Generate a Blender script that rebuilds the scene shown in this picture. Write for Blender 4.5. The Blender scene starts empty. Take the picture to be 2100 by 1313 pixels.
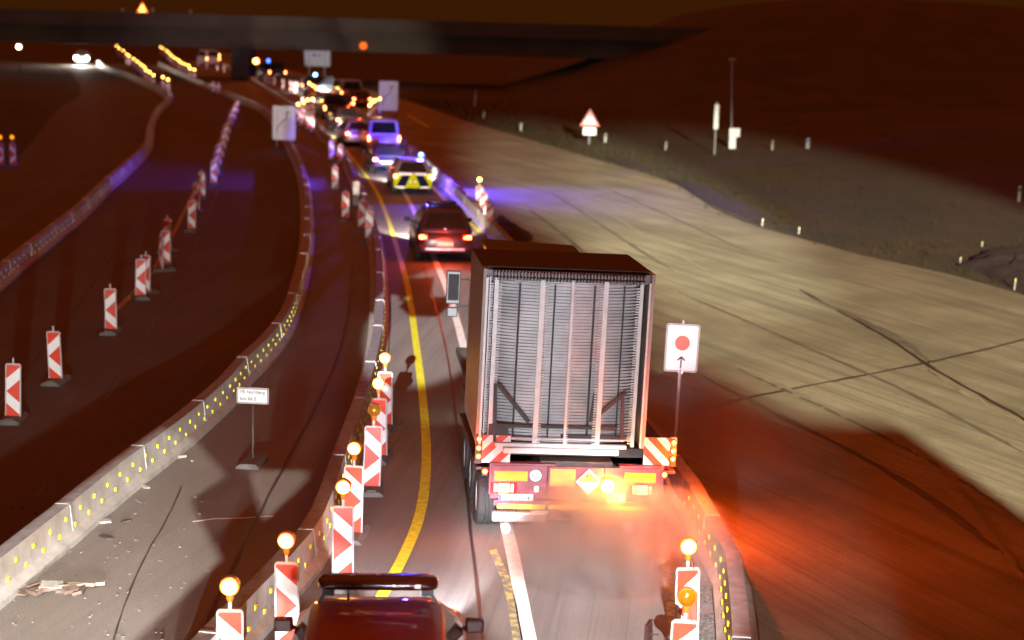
import bpy, bmesh, math, random
from mathutils import Vector, Matrix
random.seed(7)
R = math.radians
C = bpy.context.scene.collection
SC = bpy.context.scene

# ---------------------------------------------------------------- camera, sky, exposure
CAM_H, F_PX, HOR, ROLL = 7.1, 3200.0, 122.0, R(1.63)
PITCH = math.atan((656.5 - HOR) / F_PX)
_r0, _u0 = Vector((1, 0, 0)), Vector((0, math.sin(PITCH), math.cos(PITCH)))
FWD = Vector((0, math.cos(PITCH), -math.sin(PITCH)))
RIGHT = _r0 * math.cos(ROLL) + _u0 * math.sin(ROLL)
UP = _u0 * math.cos(ROLL) - _r0 * math.sin(ROLL)
CAM = Vector((0, 0, CAM_H))
cd = bpy.data.cameras.new('camera'); cam = bpy.data.objects.new('camera', cd); C.objects.link(cam)
M3 = Matrix((RIGHT, UP, -FWD)).transposed()
cam.matrix_world = Matrix.Translation(CAM) @ M3.to_4x4()
cd.sensor_width = 36; cd.lens = F_PX / 2100 * 36; cd.clip_start = 0.3; cd.clip_end = 3000
cd.dof.use_dof = True; cd.dof.focus_distance = 21.5; cd.dof.aperture_fstop = 0.85
cd.dof.aperture_blades = 0
SC.camera = cam
SC.view_settings.view_transform = 'Standard'; SC.view_settings.look = 'None'
SC.view_settings.exposure = 0; SC.view_settings.gamma = 1
SC.cycles.use_denoising = True
SC.cycles.volume_step_rate = 2
SC.cycles.max_bounces = 5; SC.cycles.volume_bounces = 0; SC.cycles.transparent_max_bounces = 12
SC.cycles.sample_clamp_indirect = 4

W = bpy.data.worlds.new('World'); SC.world = W; W.use_nodes = True
nt = W.node_tree; nt.nodes.clear()
tc = nt.nodes.new('ShaderNodeTexCoord'); sx = nt.nodes.new('ShaderNodeSeparateXYZ')
nt.links.new(tc.outputs['Generated'], sx.inputs[0])
# a night sky under low cloud that glows with site and town light overhead and is dim at the horizon
rp = nt.nodes.new('ShaderNodeValToRGB'); rp.color_ramp.elements[0].position = 0.0
rp.color_ramp.elements[0].color = (0.040, 0.0098, 0.0010, 1)
rp.color_ramp.elements[1].position = 0.7; rp.color_ramp.elements[1].color = (0.41, 0.060, 0.008, 1)
e = rp.color_ramp.elements.new(0.12); e.color = (0.036, 0.0088, 0.0010, 1)
nt.links.new(sx.outputs['Z'], rp.inputs[0])
bg = nt.nodes.new('ShaderNodeBackground'); bg.inputs[1].default_value = 1.0
nt.links.new(rp.outputs[0], bg.inputs[0])
wo = nt.nodes.new('ShaderNodeOutputWorld'); nt.links.new(bg.outputs[0], wo.inputs[0])

def zg(y):
    g = 0.0265
    if y < 25: return 0.0
    if y < 45: return g * (y - 25) ** 2 / 40
    return g * (y - 35)

def ray(px, py):
    return (FWD + RIGHT * ((px - 1050) / F_PX) + UP * ((656.5 - py) / F_PX)).normalized()

def P(px, py, dz=0.0):
    """where the line of sight through a photo point meets the ground"""
    d = ray(px, py); lo, hi = 1.0, 2500.0
    for _ in range(60):
        m = (lo + hi) / 2; q = CAM + d * m
        if q.z > zg(q.y) + dz: lo = m
        else: hi = m
    q = CAM + d * lo
    return Vector((q.x, q.y, zg(q.y) + dz))

def PX(v):
    d = Vector(v) - CAM; k = d.dot(FWD)
    return (1050 + F_PX * d.dot(RIGHT) / k, 656.5 - F_PX * d.dot(UP) / k, F_PX / k)

def at_depth(px, py, y):
    d = ray(px, py); t = y / d.y
    return CAM + d * t

def spot(name, loc, target, power, color, angle, blend, radius=0.05, parent=None):
    l = bpy.data.lights.new(name, 'SPOT'); l.energy = power; l.color = color
    l.spot_size = R(angle); l.spot_blend = blend; l.shadow_soft_size = radius
    o = bpy.data.objects.new(name, l); C.objects.link(o)
    o.location = loc
    o.rotation_euler = (Vector(target) - Vector(loc)).to_track_quat('-Z', 'Y').to_euler()
    if parent: o.parent = parent
    return o

def point(name, loc, power, color, radius=0.05, parent=None):
    l = bpy.data.lights.new(name, 'POINT'); l.energy = power; l.color = color; l.shadow_soft_size = radius
    o = bpy.data.objects.new(name, l); C.objects.link(o); o.location = loc
    if parent: o.parent = parent
    return o

# site floodlight on the bank behind the overpass the camera stands on; the overpass shades the near road
FLOOD = Vector((16.0, -62.0, 19.6))
spot('site_floodlight', FLOOD, (13.2, 44, 0), 1.65e6, (0.95, 0.93, 0.70), 11.2, 0.4, 0.55)
spot('site_floodlight', FLOOD, (4.6, 74, 1.0), 2.2e6, (0.95, 0.95, 0.76), 6.0, 0.7, 0.30)
spot('site_floodlight', (-3.2, -62, 19.6), (-2.05, 42, 0), 2.2e6, (.95, .93, .92), 2.0, 0.25, 0.10)
# camera crew lamp on the overpass, beside the photographer, on the median strip
CREW = Vector((-3.0, 1.2, 8.6))
spot('crew_lamp', CREW, P(215, 1130), 6.5e4, (1, .95, .86), 16, 0.3, 0.012)
spot('crew_lamp', (1.6, 1.2, 8.6), P(1225, 1185), 6.2e4, (1, .94, .92), 12, 0.5, 0.03)  # second lamp added to whiten the road and smoke behind the truck
# low headlights of the vehicles that follow in the lane below, coming through under the overpass
for fx, fp in ((-2.9, 15000), (-1.3, 15000), (1.6, 12000)):
    p = Vector((fx, 6.5, .84)); a = R(30)
    spot('following_headlight', p, p + Vector((-.06 if fx < 1 else .02, math.cos(a), -math.sin(a))) , fp, (.93, .95, 1), 60, 0.06, 0.05)
spot('following_aimed_spot', (.4, 2.5, 2.2), (.2, 24, 2.3), 9000, (.88, .94, 1), 17, 0.5, 0.06)
spot('following_aimed_spot', (-1.8, 2.5, 1.8), (-12, 45, 0.9), 6000, (0.95, .95, 1.0), 30, 0.6, 0.06)
spot('following_aimed_spot', (-1.6, 2.5, 1.9), (-11, 50, 0.3), 26000, (1, .97, .86), 17, 0.8, 0.06)  # added beam to bring out the yellow reflectors on the left barriers
spot('following_aimed_spot', (1.8, 2.5, 1.8), (2.95, 28, 2.1), 26000, (0.95, .95, 1.0), 4, 0.5, 0.06)  # added narrow beam to whiten the red disc sign

# ---------------------------------------------------------------- materials
MATS = {}
def principled(name, col, rough=0.6, metal=0.0, emit=None, es=0.0, coat=0.0, noise=0.25, scale=6.0, bump=0.0, spec=0.5, dirt=None):
    if name in MATS: return MATS[name]
    m = bpy.data.materials.new(name); m.use_nodes = True; n = m.node_tree; b = n.nodes['Principled BSDF']
    b.inputs['Roughness'].default_value = rough; b.inputs['Metallic'].default_value = metal
    b.inputs['Coat Weight'].default_value = coat; b.inputs['Specular IOR Level'].default_value = spec
    if noise > 0:
        t = n.nodes.new('ShaderNodeTexCoord'); no = n.nodes.new('ShaderNodeTexNoise')
        no.inputs['Scale'].default_value = scale; no.inputs['Detail'].default_value = 6; no.inputs['Roughness'].default_value = .65
        n.links.new(t.outputs['Object'], no.inputs['Vector'])
        r = n.nodes.new('ShaderNodeValToRGB')
        lo = [c * (1 - noise) for c in col]; hi = [min(1, c * (1 + noise * .6)) for c in col]
        if dirt: lo = [a * .4 + d * .6 for a, d in zip(lo, dirt)]
        r.color_ramp.elements[0].position = .32; r.color_ramp.elements[1].position = .68
        r.color_ramp.elements[0].color = (*lo, 1); r.color_ramp.elements[1].color = (*hi, 1)
        n.links.new(no.outputs['Fac'], r.inputs[0]); n.links.new(r.outputs[0], b.inputs['Base Color'])
        if bump:
            bp = n.nodes.new('ShaderNodeBump'); bp.inputs['Strength'].default_value = bump; bp.inputs['Distance'].default_value = .03
            n.links.new(no.outputs['Fac'], bp.inputs['Height']); n.links.new(bp.outputs[0], b.inputs['Normal'])
    else:
        b.inputs['Base Color'].default_value = (*col, 1)
    if emit:
        b.inputs['Emission Color'].default_value = (*emit, 1); b.inputs['Emission Strength'].default_value = es
    MATS[name] = m
    return m

def surface(name, c1, c2, c3, along=None, rough=.85, s_fine=14, bump=.35, streak=.5, sc=0.9):
    """ground material: broad patches, fine grain and wheel streaks that run along a heading (degrees from +Y)"""
    m = bpy.data.materials.new(name); m.use_nodes = True; n = m.node_tree; b = n.nodes['Principled BSDF']
    b.inputs['Roughness'].default_value = rough
    g = n.nodes.new('ShaderNodeNewGeometry')
    def noise(vec, scale, det=5, ro=.6):
        k = n.nodes.new('ShaderNodeTexNoise'); k.inputs['Scale'].default_value = scale
        k.inputs['Detail'].default_value = det; k.inputs['Roughness'].default_value = ro
        n.links.new(vec, k.inputs['Vector']); return k.outputs['Fac']
    mp = n.nodes.new('ShaderNodeMapping'); mp.inputs['Rotation'].default_value = (0, 0, R(along or 0))
    mp2 = n.nodes.new('ShaderNodeMapping'); mp2.inputs['Scale'].default_value = (sc, 0.03, 1)
    n.links.new(g.outputs['Position'], mp.inputs[0]); n.links.new(mp.outputs[0], mp2.inputs[0])
    mp3 = n.nodes.new('ShaderNodeMapping'); mp3.inputs['Scale'].default_value = (sc * 5.5, .09, 1); n.links.new(mp.outputs[0], mp3.inputs[0])
    st2 = noise(mp3.outputs[0], 1.3, 6, .75)
    big = noise(g.outputs['Position'], .22); fine = noise(g.outputs['Position'], s_fine, 8, .75)
    st = noise(mp2.outputs[0], 1.6, 7, .7)
    def mix(fac, a, bb):
        x = n.nodes.new('ShaderNodeMix'); x.data_type = 'RGBA'
        n.links.new(fac, x.inputs[0])
        for sck, v in ((6, a), (7, bb)):
            if isinstance(v, tuple): x.inputs[sck].default_value = (*v, 1)
            else: n.links.new(v, x.inputs[sck])
        return x.outputs[2]
    def ramp(f, a, bb):
        x = n.nodes.new('ShaderNodeMapRange'); x.inputs[1].default_value = a; x.inputs[2].default_value = bb
        n.links.new(f, x.inputs[0]); return x.outputs[0]
    col = mix(ramp(big, .38, .62), c1, c2)
    ss = n.nodes.new('ShaderNodeMath'); ss.operation = 'MULTIPLY'; ss.inputs[1].default_value = streak
    n.links.new(ramp(st, .46, .66), ss.inputs[0])
    col = mix(ss.outputs[0], col, c3)
    s3 = n.nodes.new('ShaderNodeMath'); s3.operation = 'MULTIPLY'; s3.inputs[1].default_value = streak * .8
    n.links.new(ramp(st2, .50, .66), s3.inputs[0]); col = mix(s3.outputs[0], col, tuple(c * .8 for c in c3))
    f2 = n.nodes.new('ShaderNodeMath'); f2.operation = 'MULTIPLY'; f2.inputs[1].default_value = .45
    n.links.new(ramp(fine, .35, .7), f2.inputs[0])
    dark = tuple(c * .55 for c in c1)
    col = mix(f2.outputs[0], col, dark)
    n.links.new(col, b.inputs['Base Color'])
    ad = n.nodes.new('ShaderNodeMath'); ad.operation = 'ADD'
    n.links.new(fine, ad.inputs[0]); n.links.new(st, ad.inputs[1])
    bp = n.nodes.new('ShaderNodeBump'); bp.inputs['Strength'].default_value = bump; bp.inputs['Distance'].default_value = .04
    n.links.new(ad.outputs[0], bp.inputs['Height']); n.links.new(bp.outputs[0], b.inputs['Normal'])
    return m

M_grass = surface('grass_soil', (.042, .042, .012), (.075, .055, .018), (.03, .03, .01), 0, .95, 3.0, .8, .3)
M_asph = surface('asphalt', (.085, .075, .068), (.11, .095, .085), (.06, .055, .05), 6, .8, 25, .25, .5)
M_conc = surface('lane_concrete', (.22, .205, .195), (.17, .158, .15), (.12, .108, .10), 6, .7, 30, .2, .6, 1.4)
M_med = surface('median_asphalt', (.19, .17, .15), (.15, .135, .12), (.12, .11, .10), 12, .65, 22, .3, .4)
M_site = surface('compacted_gravel', (.35, .33, .215), (.21, .195, .115), (.10, .09, .052), -24, .95, 7, 1.0, .72, 1.1)
M_barr = principled('galvanised_barrier', (.36, .35, .32), .55, .15, noise=.28, scale=3)
M_barrtop = principled('barrier_cap', (.26, .26, .27), .45, .3, noise=.3, scale=5)
M_refl = principled('yellow_reflector', (.95, .80, .03), .3, noise=.1, scale=40, emit=None)
M_yel = principled('yellow_road_paint', (.72, .74, .04), .55, noise=.3, scale=9)
M_yworn = principled('worn_yellow_paint', (.48, .42, .16), .7, noise=.6, scale=7, dirt=(.2, .18, .16))
_n = M_yworn.node_tree
for _k in _n.nodes:
    if _k.type == 'VALTORGB':
        _k.color_ramp.elements[0].position = .47; _k.color_ramp.elements[1].position = .58
        _k.color_ramp.elements[0].color = (.19, .175, .16, 1); _k.color_ramp.elements[1].color = (.50, .43, .12, 1)
M_wht = principled('white_road_paint', (.78, .78, .76), .55, noise=.25, scale=8)
M_tar = principled('tar_joint', (.045, .04, .036), .4, noise=.4, scale=12)
M_white = principled('white_sheeting', (.78, .79, .82), .35, noise=.1, scale=14)
M_red = principled('red_sheeting', (.60, .055, .025), .4, noise=.14, scale=16)
M_frame = principled('grey_board_plastic', (.42, .42, .43), .5, noise=.2, scale=18)
M_foot = principled('recycled_rubber', (.11, .10, .095), .8, noise=.3, scale=9, bump=.2)
M_steel = principled('galvanised_steel', (.48, .49, .5), .4, .5, noise=.25, scale=15)
M_black = principled('black_plastic', (.018, .018, .02), .45, noise=.3, scale=12)
M_rub = principled('tyre_rubber', (.022, .021, .022), .75, noise=.4, scale=14, bump=.2)
M_orange = principled('orange_housing', (.55, .16, .02), .35, noise=.15, scale=20)
M_lensoff = principled('amber_lens_unlit', (.26, .10, .004), .15, noise=.2, scale=30, coat=.6)
M_lens = principled('amber_lens_lit', (.8, .35, .02), .3, noise=0, emit=(1, .50, .09), es=20)
M_lensrim = principled('amber_lens_edge', (.8, .3, .02), .3, noise=0, emit=(1, .20, .004), es=1.6)
M_lensdim = principled('amber_lens_fading', (.8, .35, .02), .3, noise=0, emit=(1, .42, .01), es=1.3)
M_redl = principled('red_lamp_lit', (.8, .05, .02), .3, noise=0, emit=(1, .17, .03), es=26)
M_redfar = principled('red_lamp_glaring', (.8, .05, .02), .3, noise=0, emit=(1, .17, .045), es=48)
M_redm = principled('red_lamp_ring', (.6, .02, .01), .3, noise=0, emit=(1, .03, .008), es=4.5)
M_redoff = principled('red_lamp_off', (.35, .012, .01), .2, noise=.1, scale=30, coat=.5)
M_amberl = principled('amber_flasher_lit', (.9, .5, .05), .3, noise=0, emit=(1, .62, .16), es=40)
M_whitel = principled('headlamp_lit', (.9, .9, .85), .3, noise=0, emit=(1, .96, .82), es=60)
M_blue = principled('blue_beacon_lit', (.05, .1, .9), .3, noise=0, emit=(.05, .13, 1), es=9)
M_bluec = principled('blue_beacon_core', (.1, .3, .9), .3, noise=0, emit=(.2, .6, 1), es=14)
M_glass = principled('dark_car_glass', (.012, .012, .014), .08, noise=.2, scale=5, coat=.3)
M_chrome = principled('rim_alloy', (.5, .5, .52), .3, .8, noise=.2, scale=20)
M_plate = principled('number_plate', (.8, .8, .8), .4, noise=.05, scale=30)
M_ink = principled('black_ink', (.02, .02, .02), .5, noise=.1, scale=40)

# ---------------------------------------------------------------- mesh helpers
class MB:
    def __init__(s): s.v = []; s.f = []; s.mi = []
    def add(s, vs, fs, mi=0):
        o = len(s.v); s.v += [tuple(v) for v in vs]
        for f in fs: s.f.append(tuple(i + o for i in f)); s.mi.append(mi)
        return s
    def box(s, c, d, mi=0, M=None):
        x, y, z = d[0] / 2, d[1] / 2, d[2] / 2
        vs = [Vector((a * x, b * y, cc * z)) for cc in (-1, 1) for a, b in ((-1, -1), (1, -1), (1, 1), (-1, 1))]
        if M: vs = [M @ v for v in vs]
        vs = [v + Vector(c) for v in vs]
        return s.add(vs, [(3, 2, 1, 0), (4, 5, 6, 7), (0, 1, 5, 4), (1, 2, 6, 5), (2, 3, 7, 6), (3, 0, 4, 7)], mi)
    def bar(s, p0, p1, w, h, mi=0, up=(0, 0, 1)):
        p0, p1 = Vector(p0), Vector(p1); d = p1 - p0
        t = d.normalized(); u = Vector(up)
        if abs(t.dot(u)) > .98: u = Vector((1, 0, 0))
        a = t.cross(u).normalized(); b = a.cross(t).normalized()
        vs = []
        for p in (p0, p1):
            for i, j in ((-1, -1), (1, -1), (1, 1), (-1, 1)): vs.append(p + a * (w / 2 * i) + b * (h / 2 * j))
        return s.add(vs, [(3, 2, 1, 0), (4, 5, 6, 7), (0, 1, 5, 4), (1, 2, 6, 5), (2, 3, 7, 6), (3, 0, 4, 7)], mi)
    def cyl(s, p0, p1, r0, r1=None, n=16, mi=0, caps=True, cmi=None):
        r1 = r0 if r1 is None else r1
        p0, p1 = Vector(p0), Vector(p1); t = (p1 - p0).normalized()
        u = Vector((0, 0, 1)) if abs(t.z) < .9 else Vector((1, 0, 0))
        a = t.cross(u).normalized(); b = a.cross(t).normalized()
        vs = []
        for p, r in ((p0, r0), (p1, r1)):
            for i in range(n):
                an = 2 * math.pi * i / n; vs.append(p + a * (math.cos(an) * r) + b * (math.sin(an) * r))
        fs = [(i, n + i, n + (i + 1) % n, (i + 1) % n) for i in range(n)]
        s.add(vs, fs, mi)
        if caps:
            s.add(vs[:n], [tuple(range(n))], mi if cmi is None else cmi)
            s.add(vs[n:], [tuple(reversed(range(n)))], mi if cmi is None else cmi)
        return s
    def rev(s, o, axis, prof, n=20, mi=0):
        """revolve profile of (distance along axis, radius)"""
        o = Vector(o); t = Vector(axis).normalized()
        u = Vector((0, 0, 1)) if abs(t.z) < .9 else Vector((1, 0, 0))
        a = t.cross(u).normalized(); b = a.cross(t).normalized(); vs = []
        for h, r in prof:
            for i in range(n):
                an = 2 * math.pi * i / n; vs.append(o + t * h + a * (math.cos(an) * r) + b * (math.sin(an) * r))
        fs = []
        for k in range(len(prof) - 1):
            for i in range(n):
                fs.append((k * n + i, (k + 1) * n + i, (k + 1) * n + (i + 1) % n, k * n + (i + 1) % n))
        return s.add(vs, fs, mi)
    def loft(s, rings, mi=0, cap=True):
        n = len(rings[0]); vs = [p for r in rings for p in r]; fs = []
        for k in range(len(rings) - 1):
            for i in range(n): fs.append((k * n + i, k * n + (i + 1) % n, (k + 1) * n + (i + 1) % n, (k + 1) * n + i))
        if cap: fs += [tuple(reversed(range(n))), tuple(range((len(rings) - 1) * n, len(rings) * n))]
        return s.add(vs, fs, mi)
    def poly(s, pts, mi=0): return s.add(pts, [tuple(range(len(pts)))], mi)
    def prism(s, pts, ext, mi=0):
        """polygon (3-D points) extruded by a vector"""
        n = len(pts); e = Vector(ext); a = [Vector(p) for p in pts]; b = [p + e for p in a]
        fs = [tuple(reversed(range(n))), tuple(range(n, 2 * n))] + [(i, (i + 1) % n, n + (i + 1) % n, n + i) for i in range(n)]
        return s.add(a + b, fs, mi)
    def mesh(s, name, mats, smooth=False):
        me = bpy.data.meshes.new(name); me.from_pydata([tuple(v) for v in s.v], [], s.f)
        for m in (mats if isinstance(mats, (list, tuple)) else [mats]): me.materials.append(m)
        me.polygons.foreach_set('material_index', s.mi)
        bm = bmesh.new(); bm.from_mesh(me); bmesh.ops.recalc_face_normals(bm, faces=bm.faces); bm.to_mesh(me); bm.free()
        if smooth: me.polygons.foreach_set('use_smooth', [True] * len(me.polygons))
        me.update(); return me
    def build(s, name, mats, parent=None, smooth=False, bevel=0, subsurf=0):
        o = bpy.data.objects.new(name, s.mesh(name, mats, smooth)); C.objects.link(o)
        if parent: o.parent = parent
        if bevel:
            b = o.modifiers.new('bevel', 'BEVEL'); b.width = bevel; b.segments = 2; b.limit_method = 'ANGLE'
        if subsurf:
            b = o.modifiers.new('subsurf', 'SUBSURF'); b.levels = b.render_levels = subsurf
        return o

def tag(o, label=None, cat=None, group=None, kind=None):
    if label: o['label'] = label
    if cat: o['category'] = cat
    if group: o['group'] = group
    if kind: o['kind'] = kind
    return o
def empty(name, loc, rz=0, label=None, cat=None, group=None):
    o = bpy.data.objects.new(name, None); C.objects.link(o); o.location = loc; o.rotation_euler = (0, 0, rz)
    o.empty_display_size = .2
    return tag(o, label, cat, group)
def inst(name, me, parent=None, loc=None):
    o = bpy.data.objects.new(name, me); C.objects.link(o)
    if parent: o.parent = parent
    if loc is not None: o.location = loc
    return o
def copy_tree(o, parent=None):
    c = o.copy(); C.objects.link(c)
    if parent is not None: c.parent = parent
    for ch in list(o.children): copy_tree(ch, c)
    return c
FONT_CACHE = {}
def text_mesh(txt, size):
    k = (txt, size)
    if k in FONT_CACHE: return FONT_CACHE[k]
    cu = bpy.data.curves.new('lettering', 'FONT'); cu.body = txt; cu.size = size; cu.align_x = 'CENTER'; cu.align_y = 'CENTER'
    cu.extrude = .001; cu.offset = size * .012
    o = bpy.data.objects.new('lettering', cu); C.objects.link(o)
    dg = bpy.context.evaluated_depsgraph_get(); me = bpy.data.meshes.new_from_object(o.evaluated_get(dg))
    bpy.data.objects.remove(o); bpy.data.curves.remove(cu)
    FONT_CACHE[k] = me; return me
def text(txt, size, loc, parent, mat, name='lettering', rot=None, sx=1.0):
    me = text_mesh(txt, size).copy(); me.materials.clear(); me.materials.append(mat)
    o = inst(name, me, parent, loc); o.rotation_euler = rot or (R(90), 0, 0); o.scale = (sx, 1, 1)
    return o

def crom(pts, step=1.2):
    """smooth curve through points, resampled"""
    pts = [Vector(p) for p in pts]; out = []
    for i in range(len(pts) - 1):
        p0 = pts[max(i - 1, 0)]; p1 = pts[i]; p2 = pts[i + 1]; p3 = pts[min(i + 2, len(pts) - 1)]
        n = max(1, int((p2 - p1).length / step))
        for k in range(n):
            t = k / n
            m1 = (p2 - p0) * .5; m2 = (p3 - p1) * .5
            # keep tangents sane where spacing is uneven
            L = (p2 - p1).length
            for m in (m1, m2):
                if m.length > L * 1.2: m *= L * 1.2 / m.length
            out.append(p1 * (2 * t ** 3 - 3 * t ** 2 + 1) + m1 * (t ** 3 - 2 * t ** 2 + t) + p2 * (-2 * t ** 3 + 3 * t ** 2) + m2 * (t ** 3 - t ** 2))
    out.append(pts[-1]); return out
def onground(pts, dz=0): return [Vector((p.x, p.y, zg(p.y) + dz)) for p in pts]
def curve_px(px, step=1.2): return crom([P(*p) for p in px], step)
def normals(pts):
    out = []
    for i in range(len(pts)):
        d = pts[min(i + 1, len(pts) - 1)] - pts[max(i - 1, 0)]; d.z = 0
        d.normalize(); out.append(Vector((d.y, -d.x, 0)))   # to the right of travel
    return out
def stripe(name, pts, w, dz, mat, jitter=0.0, **k):
    nn = normals(pts); vs = []; fs = []
    for p, n in zip(pts, nn):
        a = w / 2 * (1 + random.uniform(-jitter, jitter)); b = w / 2 * (1 + random.uniform(-jitter, jitter))
        for q in (p - n * a, p + n * b): vs.append((q.x, q.y, zg(q.y) + dz))
    for i in range(len(pts) - 1): fs.append((2 * i, 2 * i + 1, 2 * i + 3, 2 * i + 2))
    o = MB().add(vs, fs).build(name, mat); tag(o, kind='structure'); return o
def sheet(name, left, right, n, cols, dz, mat):
    """strip of ground between two curves"""
    def res(c):
        L = [0]
        for i in range(1, len(c)): L.append(L[-1] + (c[i] - c[i - 1]).length)
        out = []
        for k in range(n):
            t = L[-1] * k / (n - 1); i = 0
            while i < len(c) - 2 and L[i + 1] < t: i += 1
            f = (t - L[i]) / max(1e-6, L[i + 1] - L[i]); out.append(c[i].lerp(c[i + 1], min(1, f)))
        return out
    a, b = res(left), res(right); vs = []; fs = []
    for p, q in zip(a, b):
        for j in range(cols + 1):
            m = p.lerp(q, j / cols); vs.append((m.x, m.y, zg(m.y) + dz))
    for i in range(n - 1):
        for j in range(cols):
            k = i * (cols + 1) + j; fs.append((k, k + 1, k + cols + 2, k + cols + 1))
    o = MB().add(vs, fs).build(name, mat, smooth=True); tag(o, kind='structure'); return o

# ---------------------------------------------------------------- setting: ground, carriageways, markings
ys = [-90, -40, -10] + [k for k in range(0, 60, 1)] + [k for k in range(60, 260, 5)] + [300, 400, 600, 1000]
xs = [-300, -120, -60, -30, -15, 0, 8, 15, 25, 40, 70, 120, 300]
def ghill(x, y):
    h = 0
    if x > 14: h += min(1.0, max(0, (y - 30) / 60)) * (max(0, x - 14 - max(0, (60 - y)) * .25)) * .05
    return min(h, 5)
vs = []; fs = []
for y in ys:
    for x in xs: vs.append((x, y, zg(y) + ghill(x, y) - (0.02 if ghill(x, y) == 0 else 0)))
nx = len(xs)
for i in range(len(ys) - 1):
    for j in range(nx - 1): fs.append((i * nx + j, i * nx + j + 1, (i + 1) * nx + j + 1, (i + 1) * nx + j))
g = MB().add(vs, fs).build('ground', M_grass, smooth=True); tag(g, kind='structure')

B0 = [(-120, 712), (0, 601), (88, 524), (175, 451), (228, 395), (266, 360), (312, 309), (318, 262), (330, 236), (356, 208)]
B0b = [(356, 208), (326, 189), (274, 165), (225, 148), (205, 135)]
B1 = [(-260, 1490), (-110, 1350), (0, 1254), (164, 1112), (269, 1018), (398, 914), (487, 829), (520, 786), (557, 749), (600, 690), (622, 630), (634, 580), (642, 535), (645, 496), (643, 440), (639, 405), (632, 370), (620, 340), (595, 292), (555, 240), (505, 213), (450, 190), (380, 160), (330, 135)]
B2 = [(400, 1480), (548, 1305), (663, 1168), (702, 1080), (735, 965), (763, 875), (783, 795), (796, 715), (797, 640), (793, 560), (786, 510), (770, 455), (737, 374), (709, 322), (675, 292), (655, 264), (625, 240), (590, 215), (555, 190), (515, 165), (470, 140), (430, 120)]
B3 = [(1474, 1480), (1468, 1313), (1461, 1214), (1423, 1133), (1387, 1057), (1245, 850), (1145, 690), (1062, 565), (1000, 490), (946, 430), (885, 368), (850, 333), (812, 300), (780, 272), (740, 245), (690, 212), (640, 182), (590, 160), (540, 140), (480, 120), (430, 108)]
cB0, cB0b, cB1, cB2, cB3 = (curve_px(b, 1.0) for b in (B0, B0b, B1, B2, B3))
back = lambda c: [Vector((c[0].x + (c[0].x - c[3].x) * 3, -14, 0))] + c
LE = [(-700, 1313), (-500, 800), (-200, 500), (-60, 390), (49, 310), (118, 225), (165, 192), (150, 155), (110, 125)]
cLE = curve_px(LE, 2)
sheet('opposite_carriageway', back(cLE), back(cB1), 160, 8, .004, M_asph)
sheet('median_strip', back(cB1), back(cB2), 160, 4, .010, M_med)
sheet('traffic_lane', back(cB2), back(cB3), 200, 4, .016, M_conc)
RE = [(2700, 1313), (2500, 760), (2100, 606), (1960, 566), (1800, 532), (1650, 492), (1555, 466), (1470, 432), (1370, 372), (1230, 330), (1080, 285), (960, 250), (880, 222), (800, 196), (700, 170), (600, 145), (500, 112)]
cRE = curve_px(RE, 2)
sheet('construction_area', back(cB3), back(cRE), 160, 10, .008, M_site)

YL = [(735, 1310), (790, 1213), (820, 1158), (855, 1078), (871, 1000), (874, 920), (868, 830), (855, 720), (838, 600), (820, 530), (797, 455), (775, 400), (750, 360), (722, 325), (700, 300), (680, 280)]
stripe('lane_marking', curve_px(YL, .6), .17, .022, M_yel, .04)
WL = [(1112, 1420), (1085, 1313), (1062, 1195), (1042, 1095), (1010, 960), (975, 820), (945, 690), (920, 605), (895, 541), (861, 464), (838, 412), (805, 360), (780, 320)]
stripe('lane_marking', curve_px(WL, .6), .19, .022, M_wht, .05)
stripe('lane_marking', curve_px([(1402, 1400), (1380, 1270), (1372, 1200), (1358, 1110), (1330, 1020)], .25), .14, .022, M_yworn, .08)
stripe('lane_marking', curve_px([(1074, 1400), (1058, 1290), (1040, 1200), (1010, 1130)], .25), .12, .022, M_yworn, .08)
stripe('lane_marking', curve_px([(1000, 1420), (990, 1313), (978, 1200), (967, 1110), (957, 1010), (938, 880), (915, 720), (885, 600), (868, 548)], .5), .05, .0225, M_tar, .3)
stripe('lane_marking', curve_px([(985, 478), (935, 432), (880, 380), (845, 345), (800, 305)], .6), .16, .024, M_yel, .05)
stripe('lane_marking', curve_px([(220, 655), (310, 560), (355, 480), (385, 420), (410, 370)], .6), .14, .012, M_yworn, .2)
stripe('lane_marking', curve_px([(835, 235), (860, 250), (880, 262)], .6), .18, .014, M_yel, .1)
stripe('pavement_joint', curve_px([(1470, 833), (1560, 812), (1680, 788), (1800, 765), (1900, 745), (2020, 718), (2130, 690)], .5), .10, .014, M_tar, .5)
stripe('pavement_joint', curve_px([(1640, 595), (1740, 650), (1830, 700), (1900, 748), (1990, 800), (2110, 866)], .5), .11, .018, M_tar, .5)
stripe('pavement_joint', curve_px([(228, 1330), (262, 1225), (300, 1140), (340, 1070), (372, 1000)], .3), .022, .016, M_tar, .6)
stripe('pavement_joint', curve_px([(395, 1072), (440, 1066), (500, 1064), (560, 1060)], .2), .05, .016, M_wht, .7)

stripe('pavement_joint', curve_px([(60, 1040), (190, 860), (300, 690), (390, 530), (440, 410), (475, 300)], .5), .06, .010, M_tar, .5)
stripe('pavement_joint', curve_px([(-60, 900), (40, 780), (150, 640), (240, 510), (300, 410)], .5), .05, .010, M_tar, .5)
stripe('pavement_joint', curve_px([(420, 1290), (480, 1160), (560, 1000), (640, 850), (690, 740), (715, 640), (722, 540)], .5), .05, .016, M_tar, .6)
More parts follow.
